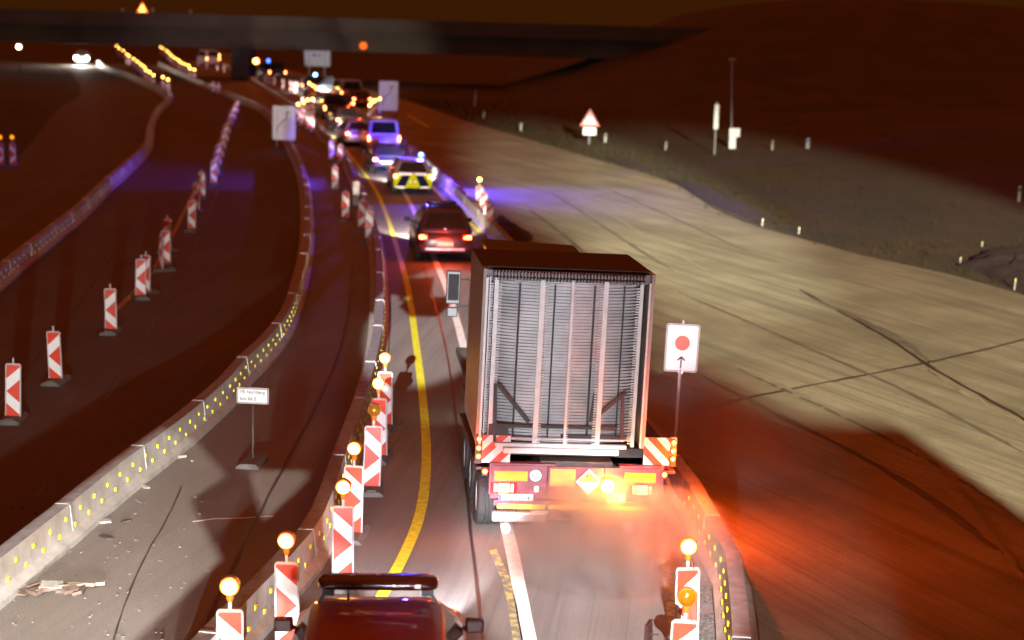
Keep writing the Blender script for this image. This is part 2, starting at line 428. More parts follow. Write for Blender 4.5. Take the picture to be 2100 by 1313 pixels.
# ---------------------------------------------------------------- barriers
def barrier(name, curve, label, H=.56, side=1, refl=True, lo=0, hi=55, step=.62, cap=100):
    """low steel barrier; side=+1: the lit foot is on the right of travel"""
    t = empty(name, curve[0], 0, label, 'barrier')
    off = t.location.copy()
    nn = normals(curve)
    prof = [(0, 0), (0, .10), (-.11, .17), (-.15, H), (-.36, H), (-.40, .17), (-.52, .10), (-.52, 0)]
    rings = []
    for p, n in zip(curve, nn):
        b = Vector((p.x, p.y, zg(p.y) + .0))
        rings.append([b + n * (side * a) + Vector((0, 0, z)) - off for a, z in prof])
    body = MB(); m = len(prof)
    for k in range(len(rings) - 1):
        for i in range(m - 1):
            body.add([rings[k][i], rings[k][i + 1], rings[k + 1][i + 1], rings[k + 1][i]], [(0, 1, 2, 3)], 1 if i == 3 else 0)
    body.poly(rings[0]); body.poly(rings[-1])
    body.build('rail', [M_barr, M_barrtop], t)
    # section joints: narrow plates a few millimetres proud of the face
    L = 0; nextj = 1.0
    for k in range(1, len(curve)):
        L += (curve[k] - curve[k - 1]).length
        if L > nextj:
            nextj += 4.0; p = Vector((curve[k].x, curve[k].y, zg(curve[k].y))) - off; n = nn[k] * side
            d = Vector((-nn[k].y, nn[k].x, 0))
            a, b = p + n * -.106 + Vector((0, 0, .17)), p + n * -.147 + Vector((0, 0, H - .01))
            js = MB(); js.prism([a, b, b + d * .07, a + d * .07], n * .012)
            c0, c1 = p + n * -.15 + Vector((0, 0, H + .002)), p + n * -.36 + Vector((0, 0, H + .002))
            js.prism([c0, c1, c1 + d * .07, c0 + d * .07], (0, 0, .008)); js.build('joint_plate', M_steel, t)
    if refl:
        me = None; L = 0; nxt = 0; cnt = 0; row = 0; rest = MB(); spots = []
        for k in range(1, len(curve)):
            seg = (curve[k] - curve[k - 1]).length; d0 = L; L += seg
            while nxt < L:
                f = (nxt - d0) / max(seg, 1e-6); p = curve[k - 1].lerp(curve[k], f); n = nn[k] * side
                if lo < p.y < hi:
                    for rr in (0, 1):
                        z = .40 if rr == 0 else .235
                        q = p + (Vector((-nn[k].y, nn[k].x, 0)) * (.0 if rr == 0 else step / 2))
                        inset = -.11 - (z - .17) / (H - .17) * .04
                        spots.append((Vector((q.x, q.y, zg(q.y) + z)) + n * (inset + .012) - off, math.atan2(n.y, n.x)))
                nxt += step
        b = MB().box((0, 0, 0), (.02, .055, .06)); me = b.mesh('reflector', M_refl)
        for i, (p, an) in enumerate(spots):
            if i < cap:
                o = inst('reflector', me, t, p); o.rotation_euler = (0, 0, an)
            else:
                rest.box(p, (.02, .055, .06), 0, Matrix.Rotation(an, 3, 'Z'))
        if rest.f: tag(rest.build('reflector', M_refl, t), kind='stuff')
    return t
barrier('steel_barrier', cB1, 'long steel barrier with yellow reflectors running past the kilometre sign', lo=10, hi=80)
barrier('steel_barrier', cB2, 'steel barrier bending along the left of the traffic lane behind the lamp boards', lo=10, hi=60)
barrier('steel_barrier', cB3, 'steel barrier to the right of the truck, with yellow reflectors beside the gravel', side=-1, lo=10, hi=24, step=.5)
barrier('steel_barrier', cB0, 'far left steel barrier crossing the dark opposite carriageway', lo=28, hi=75, step=.7)
barrier('steel_barrier', cB0b, 'short pale barrier length lit by the oncoming headlights near the overpass', refl=False, H=.7)

# ---------------------------------------------------------------- beacon boards
def board_mesh(sgn, w=.25, h=1.0, z0=.09):
    b = MB(); fw = w / 2; t = .018
    # grey frame: body with rounded top corners
    hw = fw + .022; c = .025
    pts = [(-hw, z0 - .03), (hw, z0 - .03), (hw, z0 + h + .02 - c), (hw - c, z0 + h + .03), (-hw + c, z0 + h + .03), (-hw, z0 + h + .02 - c)]
    b.prism([(x, t, z) for x, z in pts], (0, -2 * t, 0), 2)
    def q(pts, mi):
        for y, s2 in ((-t - .003, 1), (t + .003, -1)):
            v = [(x * fw * sgn * s2, y, z0 + z * h) for x, z in pts]; b.poly(v, mi)
    q([(-1, .957), (-1, .72), (1, .49), (1, .735)], 0)
    q([(-1, .27), (-1, .04), (1, .257), (1, .49)], 0)
    q([(-1, .72), (-1, .27), (1, .49)], 1)
    q([(-1, .957), (1, .735), (1, 1), (-1, 1)], 1)
    q([(-1, .04), (-1, 0), (1, 0), (1, .257)], 1)
    return b.mesh('panel', [M_white, M_red, M_frame])
PANEL = {1: board_mesh(1), -1: board_mesh(-1)}
fb = MB(); prf = [(-.2, 0), (.2, 0), (.2, .05), (.13, .10), (-.13, .10), (-.2, .05)]
fb.prism([(x, -.4, z) for x, z in prf], (0, .8, 0)); fb.box((0, -.3, .105), (.14, .09, .03)); fb.box((0, .3, .105), (.14, .09, .03)); fb.box((0, 0, .085), (.04, .03, .06))
FOOT = fb.mesh('foot', M_foot)
pm = MB().box((0, 0, 1.17), (.035, .03, .12)); SPIG = pm.mesh('post', M_frame)
def lamp_meshes():
    h = MB(); h.rev((0, 0, 1.39), (0, 1, 0), [(-.045, .104), (-.03, .108), (.03, .108), (.045, .104)], 24)
    h.rev((0, 0, 1.39), (0, 1, 0), [(-.045, .104), (-.046, .098)], 24)
    h.rev((0, 0, 1.21), (0, 0, 1), [(0, .028), (.03, .04), (.09, .045)], 12); h.box((.095, 0, 1.42), (.03, .04, .05))
    lens = MB()
    for s in (-1, 1):
        lens.rev((0, 0, 1.39), (0, s, 0), [(.046, .098), (.058, .086)], 24, 1)
        lens.rev((0, 0, 1.39), (0, s, 0), [(.058, .086), (.078, .06), (.088, .03), (.091, .0005)], 24, 0)
    cab = MB(); pts = [(.05, -.03, 1.24), (.075, -.028, 1.05), (.10, -.027, .8), (.12, -.027, .5), (.13, -.03, .15)]
    for a, bb in zip(pts, pts[1:]): cab.bar(a, bb, .008, .008)
    return h, lens, cab
h_, l_, c_ = lamp_meshes()
HOUS = h_.mesh('lamp', M_orange, True)
LENS = {'on': l_.mesh('lens', [M_lens, M_lensrim], True), 'off': l_.mesh('lens', [M_lensoff, M_lensoff], True), 'dim': l_.mesh('lens', [M_lensdim, M_lensrim], True)}
CABLE = c_.mesh('cable', M_black)
def board(loc, label, group, rz=0.0, sgn=1, lamp=None, cable=False, scale=1.0, cat='beacon board', name='beacon_board', power=0):
    t = empty(name, loc, rz, label, cat, group); t.scale = (scale,) * 3; t.rotation_euler = (random.uniform(-.03, .03), random.uniform(-.028, .028), rz)
    inst('foot', FOOT, t); inst('post', SPIG, t); inst('panel', PANEL[sgn], t)
    if lamp:
        h = inst('lamp', HOUS, t); inst('lens', LENS[lamp], h)
        if cable: inst('cable', CABLE, t)
        if power: point('lamp_glow', (0, -.25, 1.39), power, (1, .32, .03), .08, t)
    return t
near = 'lamp boards along the left of the lane'
board(P(473, 1447), 'nearest lamp board at the lower left, cut off by the bottom edge, amber lamp glowing', near, R(2), 1, 'on', power=10)
board(P(590, 1335), 'lamp board left of the dark red car roof, amber lamp glowing above it', near, R(-2), 1, 'on', power=10)
board(P(703, 1200), 'red and white lamp board just ahead of the car roof bar, bottom hidden by it', near, R(3), 1, 'on', power=9)
board(P(723, 1103), 'lamp board standing close behind the one at the roof bar, lit lamp peeping over it', near, R(-4), 1, 'on', power=9)
board(P(761, 1008), 'lamp board with an unlit dull lamp, its whole panel and foot in view', near, R(5), 1, 'off')
board(P(778, 944), 'lamp board with a small yellow lamp, half hidden behind the board with the unlit lamp', near, R(-6), 1, 'on', power=5)
board(P(790, 880), 'farthest lamp board of the near left line, lamp glowing against the barrier', near, R(-10), 1, 'on', power=5)
rg = 'lamp boards along the right of the lane'
board(P(1407, 1347), 'right hand lamp board with a glowing amber lamp in front of the barrier', rg, R(4), -1, 'on', True, power=10)
board(P(1391, 1470), 'right hand lamp board with an unlit amber lamp at the bottom edge', rg, R(-3), -1, 'off', True)
M_bar0 = principled('dark_board_back', (.03, .008, .008), .4, noise=.3, scale=9)
# narrow board turned edge-on beside the lane
t = empty('marker_board', P(1322, 1478), R(74), 'dark board turned nearly edge on at the bottom edge beside the unlit right lamp board', 'marker board')
b = MB(); b.prism([(-.15, -.02, .1), (.15, -.02, .1), (.15, -.02, 1.0), (.08, -.02, 1.14), (-.15, -.02, 1.14)], (0, .04, 0)); b.build('panel', M_bar0, t, bevel=.006)
inst('foot', FOOT, t)
b = MB().cyl((0, 0, .07), (0, 0, .14), .02).cyl((.0, -.02, 1.0), (.0, -.10, 1.0), .008).cyl((.0, -.10, 1.0), (0, -.11, 1.0), .016); b.build('bolt', M_black, t)

lg = 'beacon boards on the opposite carriageway'
rows = [(27, 863, 'nearest beacon board on the dark left carriageway, at the left edge', 4), (115, 785, 'second beacon board on the dark left carriageway, thin spike on its top', -3),
        (228, 683, 'third beacon board on the dark left carriageway, mid way up the row', 2), (288, 613, 'beacon board with a white board close behind it on the left carriageway', 24),
        (299, 604, 'white edged board directly behind the fourth board of the left carriageway', -20),
        (331, 556, 'narrow white looking board turned aside below the middle of the left row', -58), (340, 545, 'board tucked behind the narrow white one in the left row', 25), (345, 518, 'upper board of the close trio in the left row', -15),
        (393, 474, 'board facing straight ahead beside the yellow line in the left row', 0), (403, 435, 'board overlapping the one above the yellow line end in the left row', -12), (414, 407, 'board just below the purple lit stretch of the left row', 8)]
for x, y, lab, a in rows:
    board(P(x, y), lab, lg, R(a), -1)
far = [(438, 379), (444, 360), (449, 342), (454, 326), (459, 309), (464, 293), (469, 277), (474, 262), (480, 248), (486, 235)]
for x, y in far:
    board(P(x, y), 'board in the packed far stretch of the left row, tinged violet', lg, R(random.uniform(-15, 15)), -1)

# boards left of the lane further up
mg = 'beacon boards left of the queue'
for x, y, lab in [(742, 472, 'left one of two bright boards beside the lane ahead of the truck'), (757, 495, 'right one of two bright boards beside the lane ahead of the truck'),
                  (708, 452, 'pale board left of the two bright boards beside the barrier'), (687, 392, 'board with a violet and pink sheen left of the barrier bend'),
                  (680, 331, 'left board of the pair below the lane shift sign side'), (698, 342, 'right board of the pair near the barrier bend')]:
    board(P(x, y), lab, mg, R(random.uniform(-10, 10)), 1)
t = empty('barrier_end_post', P(730, 425), 0, 'grey square post standing at the barrier bend', 'post')
MB().box((0, 0, .55), (.26, .2, 1.1)).build('post', M_barr, t, bevel=.02); MB().box((0, 0, .04), (.5, .5, .08)).build('foot', M_foot, t, bevel=.01)
# right of the lane beyond the SUV
qg = 'beacon boards right of the lane ahead of the truck'
for x, y, lab, lp in [(983, 437, 'amber lamp board at the back of the bright cluster right of the lane', 'on'), (991, 452, 'second board of the bright cluster right of the lane', None),
                      (998, 470, 'third board of the bright cluster right of the lane', None), (1003, 484, 'nearest board of the bright cluster right of the lane', None)]:
    board(P(x, y), lab, qg, R(random.uniform(-8, 8)), -1, lp)

# far boards with lamps: rows under the overpass and beside the queue
def lamprow(px0, px1, n, label, group, sgn, skip=(), sc=1.0):
    for i in range(n):
        if i in skip: continue
        f = i / (n - 1); x = px0[0] + (px1[0] - px0[0]) * f; y = px0[1] + (px1[1] - px0[1]) * f
        x += random.uniform(-2, 2); y += random.uniform(-1.5, 1.5)
        # y marks the lamp; put the base where the lamp's own height brings it there
        q = P(x, y)
        for _ in range(12):
            a = PX((q.x, q.y, zg(q.y) + 1.39 * sc)); q = P(x + (x - a[0]) * 0, PX((q.x, q.y, q.z))[1] + (y - a[1]))
        board(q, label, group, 0, sgn, 'on', scale=sc)
lamprow((240, 93), (316, 155), 12, 'small amber lamp board in the leftmost far row under the overpass', 'leftmost far row of amber lamps', 1)
lamprow((334, 158), (345, 164), 2, 'amber lamp board in the pair at the near end of the leftmost far row', 'near pair of the leftmost far row', 1)
lamprow((328, 97), (398, 144), 12, 'small amber lamp board in the second far row under the overpass', 'second far row of amber lamps', 1)
lamprow((612, 214), (632, 205), 3, 'amber lamp board in the bright cluster left of the queue', 'lamp cluster left of the queue', 1)
lamprow((634, 172), (662, 183), 4, 'amber lamp board at the upper end of the cluster left of the queue', 'upper lamps left of the queue', 1)
lamprow((640, 204), (656, 192), 3, 'amber lamp board among the white boards left of the queue', 'middle lamps left of the queue', 1)
lamprow((756, 215), (776, 202), 4, 'amber lamp board in front of the far lane shift sign', 'lamps by the far lane shift sign', -1)
lamprow((420, 104), (450, 112), 3, 'amber lamp board beside the far van under the overpass', 'lamps beside the far van', 1)
for x, y in [(545, 172), (553, 175), (562, 178), (580, 184), (596, 189), (606, 192)]:
    board(P(x, y), 'pale board in the short far row below the far dark van', 'short far row of pale boards', 0, 1)
for x, y in [(618, 262), (632, 270), (640, 276), (615, 240), (626, 240), (636, 238), (646, 232), (655, 226), (622, 228)]:
    board(P(x, y), 'board in the dense bright cluster beside the far end of the queue', 'dense board cluster beside the queue', R(random.uniform(-15, 15)), 1)
for x, y in [(756, 233), (763, 236), (769, 234), (775, 231), (780, 228)]:
    board(P(x, y), 'bright board packed at the foot of the far lane shift sign', 'boards at the far lane shift sign', 0, -1)
for x, y in [(406, 140), (424, 146), (446, 152), (460, 153)]:
    board(P(x, y), 'pale board on the road under the overpass by the far van', 'boards by the far van', 0, 1)
board(P(437, 192), 'bluish board left of the bridge pier foot, taller of two', 'boards by the pier', 0, 1)
board(P(449, 195), 'thin dim board beside the bluish one left of the pier', 'boards by the pier', R(60), 1)
board(P(27, 342), 'violet lit board with an orange lamp at the far left edge', 'boards at the far left edge', 0, 1, 'dim', scale=1.05)
board(P(2, 342), 'violet lit board cut by the left edge of the photo', 'boards at the far left edge', 0, 1, 'dim', scale=1.05)

# ---------------------------------------------------------------- signs
def sign_post(t, h, x=0, r=.03, mat=None):
    return MB().cyl((x, .03, 0), (x, .03, h), r, n=10).build('post', mat or M_steel, t)
def panel_mesh(w, h, zc, mats, t, rad=.04, name='panel', y=0):
    b = MB(); pts = []
    for cx, cz, a0 in ((w / 2 - rad, h / 2 - rad, 0), (-w / 2 + rad, h / 2 - rad, 90), (-w / 2 + rad, -h / 2 + rad, 180), (w / 2 - rad, -h / 2 + rad, 270)):
        for k in range(4):
            a = R(a0 + 30 * k); pts.append((cx + math.cos(a) * rad, y, zc + cz + math.sin(a) * rad))
    b.prism(pts, (0, .02, 0), 0)
    k = 1 - .05 / max(w, .3); kz = 1 - .05 / max(h, .3)
    ring = [(x, y - .002, zc + (z - zc)) for x, _, z in pts]
    inner = [(x * (1 - .07 * .5 / w), y - .003, zc + (z - zc) * (1 - .07 * .5 / h)) for x, _, z in pts]
    b.poly(inner, 1)
    inner2 = [(x * (1 - .11 * .5 / w), y - .005, zc + (z - zc) * (1 - .11 * .5 / h)) for x, _, z in pts]
    b.poly(inner2, 2)
    return b.build(name, mats, t)
# red disc and arrow sign
t = empty('road_sign', P(1381, 948), R(2), 'white upright sign with a red disc above a black arrow, right of the truck', 'road sign')
t.rotation_euler = (0, R(1.6), R(2))
sign_post(t, 2.6)
panel_mesh(.60, .87, 2.10, [M_frame, M_ink, M_white], t)
b = MB(); b.rev((0, -.008, 2.19), (0, -1, 0), [(0, .135), (.003, .134), (.003, .0005)], 32); b.build('disc', M_red, t)
b = MB(); b.box((0, -.009, 1.83), (.028, .004, .20))
for s in (-1, 1): b.bar((0, -.009, 1.945), (s * .065, -.009, 1.875), .004, .03, up=(0, 0, 1))
b.build('arrow', M_ink, t)
b = MB().cyl((0, -.012, 1.70), (0, -.012, 1.62), .022, n=10).box((0, .02, 1.66), (.09, .05, .05)); b.build('clamp', M_steel, t)
b = MB().box((0, 0, .06), (.4, .8, .12)); b.build('foot', M_foot, t, bevel=.02)
M_dark0 = principled('dull_pole', (.05, .045, .04), .7, noise=.2, scale=9)
# kilometre sign
t = empty('kilometre_sign', P(518, 952), R(-3), 'small lettered kilometre sign on a thin pole in the median strip', 'kilometre sign')
sign_post(t, 1.36, r=.014, mat=M_dark0)
panel_mesh(.56, .285, 1.22, [M_frame, M_ink, M_white], t, .02)
M_ink2 = principled('faded_lettering', (.07, .065, .08), .5, noise=.1, scale=40)
text('FR Nürnberg', .088, (-.0, -.008, 1.285), t, M_ink2, sx=.92)
text('km 66.5', .088, (-.075, -.008, 1.165), t, M_ink2)
b = MB(); b.prism([(x * 1.0, -.4, z) for x, z in prf], (0, .8, 0)); b.build('foot', M_foot, t)
# lane shift signs
M_pale = principled('pale_sign_face', (.72, .72, .74), .4, noise=.12, scale=3)
def shift_sign(px, py, w, h, zb, label, flip=1):
    t = empty('lane_shift_sign', P(px, py), 0, label, 'road sign')
    for s in (-1, 1): sign_post(t, zb + h, s * w * .3, .04)
    panel_mesh(w, h, zb + h / 2, [M_frame, M_steel, M_pale], t, .08)
    b = MB()
    pth = [(-.30, -.30), (-.28, -.12), (-.1, .02), (.12, .14), (.16, .30)]
    for a, c in zip(pth, pth[1:]):
        b.bar((a[0] * w * flip, -.010, zb + h / 2 + a[1] * h), (c[0] * w * flip, -.010, zb + h / 2 + c[1] * h), .05, .006, up=(0, -1, 0))
    b.bar((.16 * w * flip, -.011, zb + h * .84), (.08 * w * flip, -.011, zb + h * .76), .05, .006, up=(0, -1, 0))
    b.bar((.16 * w * flip, -.011, zb + h * .84), (.25 * w * flip, -.011, zb + h * .77), .05, .006, up=(0, -1, 0))
    b.build('arrow', M_ink2, t)
    for s in (-1, 1): MB().box((s * w * .3, 0, .07), (.4, .8, .14)).build('foot', M_foot, t, bevel=.02)
    return t
shift_sign(582, 307, 1.36, 2.0, .55, 'tall white sign with a bent arrow standing beside the left barrier')
shift_sign(796, 240, 1.5, 2.35, .45, 'bright tall white sign with a faint bent arrow behind the queue on the right')
t = empty('information_board', P(650, 168), 0, 'wide white board with dark marks beyond the queue below the overpass girder', 'road sign')
for s in (-1, 1): sign_post(t, 3.7, s * .9, .06)
panel_mesh(3.0, 2.0, 2.75, [M_frame, M_steel, M_pale], t, .1)
MB().bar((-.5, -.012, 3.0), (-.15, -.012, 3.1), .22, .006, up=(0, -1, 0)).bar((.1, -.012, 2.95), (.45, -.012, 3.05), .16, .006, up=(0, -1, 0)).build('symbol', M_ink2, t)
# warning triangle on the right verge
def triangle(t, s, zc, y, glow=False):
    b = MB(); h = s * .866
    def tri(k, yy): return [(0, yy, zc + h * .66 * k), (-s / 2 * k, yy, zc - h * .34 * k), (s / 2 * k, yy, zc - h * .34 * k)]
    b.prism(tri(1, y + .02), (0, -.02, 0), 0); b.poly(tri(.68, y - .004), 1)
    return b.build('panel', [M_red, M_white], t)
v = P(1208, 296)
t = empty('warning_sign', v, 0, 'red edged white warning triangle over a white plate on the right verge', 'road sign')
sign_post(t, 2.0, r=.04); triangle(t, 1.3, 1.55, 0)
MB().bar((0, -.012, 1.25), (0, -.012, 1.95), .09, .006, up=(0, -1, 0)).build('symbol', M_ink2, t)
MB().box((0, 0, .84), (.85, .02, .48)).build('plate', M_white, t, bevel=.01)
# roadside posts and stakes
M_stake = principled('white_stake', (.30, .29, .27), .5, noise=.15, scale=20)
def stake(px, pb, pt, label, wpx=None, group='white stakes on the right verge', cat='stake', name='marker_stake', mat=None):
    q = P(px, pb); k = PX(q)[2]; h = (pb - pt) / k; w = (wpx or 4) / k * .72
    t = empty(name, q, random.uniform(-.2, .2), label, cat, group); t.rotation_euler[1] = random.uniform(-.05, .05)
    b = MB(); b.prism([(-w / 2, -w * .35, 0), (w / 2, -w * .35, 0), (w / 2, -w * .35, h), (-w / 2, -w * .35, h * .94)], (0, w * .7, 0)); b.build('post', mat or M_stake, t)
    MB().box((0, -w * .36 - .004, h * .80), (w * .8, .008, h * .14)).build('band', M_ink if name == 'delineator_post' else M_refl, t)
for x, yb, yt, lab in [(1563, 464, 448, 'short white stake at the lit end of the dark ditch'), (1638, 480, 465, 'white stake on the yellowish earth right of the ditch'),
                       (2013, 510, 495, 'white stake above the dark bank at the right'), (1969, 542, 527, 'white stake at the left tip of the right dark bank'), (2080, 595, 570, 'slim stake beside the lower rim of the right dark bank')]:
    stake(x, yb, yt, lab, 3.4)
for x, yb, yt, w, lab in [(974, 222, 185, 4.5, 'tall pinkish delineator post beyond the lane shift sign'), (992, 243, 228, 5, 'small delineator post at the bend of the far verge'), (1068, 270, 252, 6, 'white delineator post left of the warning triangle'),
                          (1241, 292, 274, 7, 'white delineator post right of the warning triangle'), (1365, 308, 290, 4, 'dim delineator post between triangle and violet pole'), (1583, 312, 288, 5, 'delineator post right of the roadside cabinet'),
                          (2088, 428, 380, 7, 'tall white delineator post at the right edge'), (1655, 312, 283, 9, 'violet lit delineator post at the end of the blue glow')]:
    stake(x, yb, yt, lab, w, 'delineator posts on the verge', 'delineator post', 'delineator_post')
q = P(1465, 318); k = PX(q)[2]
t = empty('roadside_pole', q, 0, 'violet lit pole with a broad top section left of the roadside cabinet', 'pole')
MB().cyl((0, 0, 0), (0, 0, 108 / k), .05, n=8).build('pole', M_steel, t); MB().box((0, -.07, 78 / k), (9 / k, .04, 50 / k)).build('plate', M_pale, t)
q = P(1501, 306); k = PX(q)[2]
t = empty('roadside_cabinet', q, 0, 'white roadside box on a stand at the foot of the tall thin pole', 'cabinet')
MB().box((.1, 0, 34 / k), (22 / k, .3, 18 / k)).build('box', M_pale, t, bevel=.02); MB().box((0, 0, 13 / k), (14 / k, .2, 24 / k)).build('stand', M_pale, t, bevel=.02)
q = P(1500, 300)
t = empty('tall_pole', q, 0, 'tall thin pole rising above the white roadside box', 'pole')
MB().cyl((0, 0, 0), (-.25, 0, 180 / k), .055, .03, n=8).build('pole', M_steel, t); MB().box((-.25, 0, 180 / k), (.5, .12, .08)).build('arm', M_steel, t)

# ---------------------------------------------------------------- truck
def heading(a): return R(-a)
TR = P(1176, 1097)
truck = empty('heavy_truck', TR, R(6), 'wide truck carrying a ribbed drum, red lamps and hazard plates on its rear', 'truck')
truck.rotation_euler = (0, R(1.3), R(6))
M_chas = principled('maroon_chassis_paint', (.16, .05, .075), .4, noise=.25, scale=5, coat=.3)
M_hood = principled('hood_side_panel', (.36, .30, .27), .5, noise=.15, scale=2)
M_roof = principled('shaded_roof_sheet', (.06, .045, .04), .85, noise=.3, scale=3)  # dark colour stands in for the little light falling on the roof
M_drum = principled('ribbed_drum_metal', (.56, .55, .58), .5, .1, noise=.3, scale=2.2)
M_post = principled('pale_frame_metal', (.72, .72, .74), .45, .1, noise=.15, scale=6)
M_dark = principled('dark_machinery', (.035, .03, .03), .6, noise=.4, scale=6)
M_orpl = principled('orange_reflective', (.85, .30, .02), .4, noise=.08, scale=20)
M_orpl2 = principled('orange_hazard_plate', (.75, .23, .06), .5, noise=.08, scale=12)
M_yelst = principled('yellow_reflective_strip', (.9, .68, .08), .35, noise=.08, scale=20)
def tx(px): return (px - 1176) / 135.0
def tz(px, py): return (1097 + .055 * (px - 1176) - py) / 132.5
# chassis
b = MB(); b.box((0, 4.2, .95), (1.1, 8.2, .34)); b.box((0, 2.42, 1.24), (2.9, 4.4, .14)); b.box((0, 7, 1.1), (2.5, 4.2, .12))
b.build('chassis', M_dark, truck)
b = MB()
w2 = 1.26
b.box((-.88, .05, .80), (.86, .10, .52)); b.box((.86, .05, .80), (.88, .10, .52)); b.box((0, .07, .80), (.88, .08, .50))
b.box((0, .03, .485), (2.5, .12, .09)); b.box((-1.30, .5, .85), (.06, 1.0, .5)); b.box((1.30, .5, .85), (.06, 1.0, .5))
b.box((-.80, 0.05, 1.085), (.95, .16, .03)); b.box((.95, .05, 1.085), (.62, .16, .03))
b.build('rear_panel', M_chas, truck, bevel=.008)
b = MB(); b.box((-.86, -.05, .29), (.82, .14, .15)); b.box((-.55, -.06, .37), (.3, .1, .05)); b.build('bumper', M_steel, truck, bevel=.03)
b = MB(); b.box((.40, -.02, .33), (1.66, .12, .17)); b.build('bumper', M_chas, truck, bevel=.02)
b = MB(); b.box((tx(1064), -.033, .435), (.72, .012, .075)); b.box((tx(1222), -.035, .435), (1.50, .012, .075)); b.build('reflective_strip', M_yelst, truck)
for xc, w in ((1041, .50), (1307, .48)):
    MB().box((tx(xc), -.008, tz(xc, 970 if xc < 1100 else 982)), (w, .012, .145)).build('reflective_plate', M_orpl, truck)
MB().box((tx(1147), -.006, tz(1147, 977)), (.385, .012, .27)).build('hazard_plate', M_orpl2, truck)
# radioactive diamond
xd, zd = tx(1201), tz(1201, 988); b = MB(); r = .198
b.prism([(xd - r, -.010, zd), (xd, -.010, zd - r), (xd + r, -.010, zd), (xd, -.010, zd + r)], (0, .012, 0), 0)
k = .86
b.poly([(xd - r * k, -.013, zd + .004), (xd + r * k, -.013, zd + .004), (xd, -.013, zd + r * k)], 1)
dm = b.build('hazard_diamond', [M_white, M_yelst], truck)
b = MB(); zt = zd + .075
for a in (90, 210, 330):
    pts = []
    for rr in (.018, .052):
        rng = (-30, 0, 30) if rr < .03 else (30, 15, 0, -15, -30)
        for da in rng: pts.append((xd + math.cos(R(a + da + 180)) * rr, -.0155, zt + math.sin(R(a + da + 180)) * rr))
    b.poly(pts)
b.rev((xd, -.0145, zt), (0, -1, 0), [(0, .010), (.001, .010), (.001, .0004)], 12)
b.box((xd, -.0145, zd - .05), (.10, .003, .012)); b.box((xd, -.0145, zd - .08), (.07, .003, .010))
b.build('trefoil', M_ink, dm)
# speed disc
x6, z6 = tx(1091), tz(1091, 971); b = MB(); b.rev((x6, -.004, z6), (0, -1, 0), [(0, .10), (.010, .10), (.010, .0004)], 28); d6 = b.build('speed_disc', M_white, truck)
b = MB(); b.rev((x6, -.015, z6), (0, -1, 0), [(0, .10), (.002, .10), (.002, .088), (0, .088)], 28); b.build('rim', M_ink, d6)
text('60', .12, (x6, -.0165, z6), d6, M_ink)
# plates
xp, zp = tx(1053), tz(1053, 1016); pl = MB().box((xp, -.012, zp), (.52, .012, .125)).build('number_plate', M_plate, truck, bevel=.004)
MB().box((xp - .24, -.0195, zp), (.035, .003, .11)).build('band', principled('plate_blue', (.03, .06, .4), .5, noise=0), pl)
text('HU NT 4', .10, (xp + .02, -.0195, zp), pl, M_ink)
MB().box((tx(1259), -.012, tz(1259, 1024)), (.28, .012, .165)).build('blank_plate', M_plate, truck, bevel=.004)
rp_ = MB().box((tx(1094), -.008, tz(1094, 999)), (.065, .01, .09)).build('small_sign', M_plate, truck); text('R', .06, (tx(1094), -.0145, tz(1094, 999)), rp_, M_ink)
# rear lamps
def lamp_at(px, py, r, parent, core=M_redl, ring=M_redm, name='tail_lamp', y=-.02):
    b = MB(); x, z = tx(px), tz(px, py)
    b.rev((x, y, z), (0, -1, 0), [(-.03, r * 1.35), (.01, r * 1.35), (.018, r * .98)], 18, 1); b.rev((x, y, z), (0, -1, 0), [(.018, r * .98), (.03, r * .6), (.033, .0004)], 18, 0)
    return b.build(name, [core, ring], parent, smooth=True)
for px, side in ((1027, -1), (1312, 1)):
    x, z = tx(px), tz(px, 994 if side < 0 else 1008)
    h = MB().box((x, -.004, z), (.40, .02, .17)).build('tail_light', M_redoff, truck, bevel=.006)
    MB().box((x, -.02, z), (.17, .018, .14)).build('lens', M_redl, h, bevel=.01)
    MB().box((x - .125, -.018, z), (.05, .014, .13)).box((x + .125, -.018, z), (.05, .014, .13)).build('reversing_lens', principled('pink_lens', (.6, .3, .28), .3, noise=0, emit=(1, .25, .2), es=.9), h)
    point('tail_glow', (x, -.35, z), 14, (1, .06, .015), .08, truck)
lamp_at(1240, 997, .10, truck, M_amberl, M_lensrim, 'hazard_flasher', -.03)
point('flasher_glow', (tx(1240), -.30, tz(1240, 997)), 80, (1, .50, .06), .07, truck)
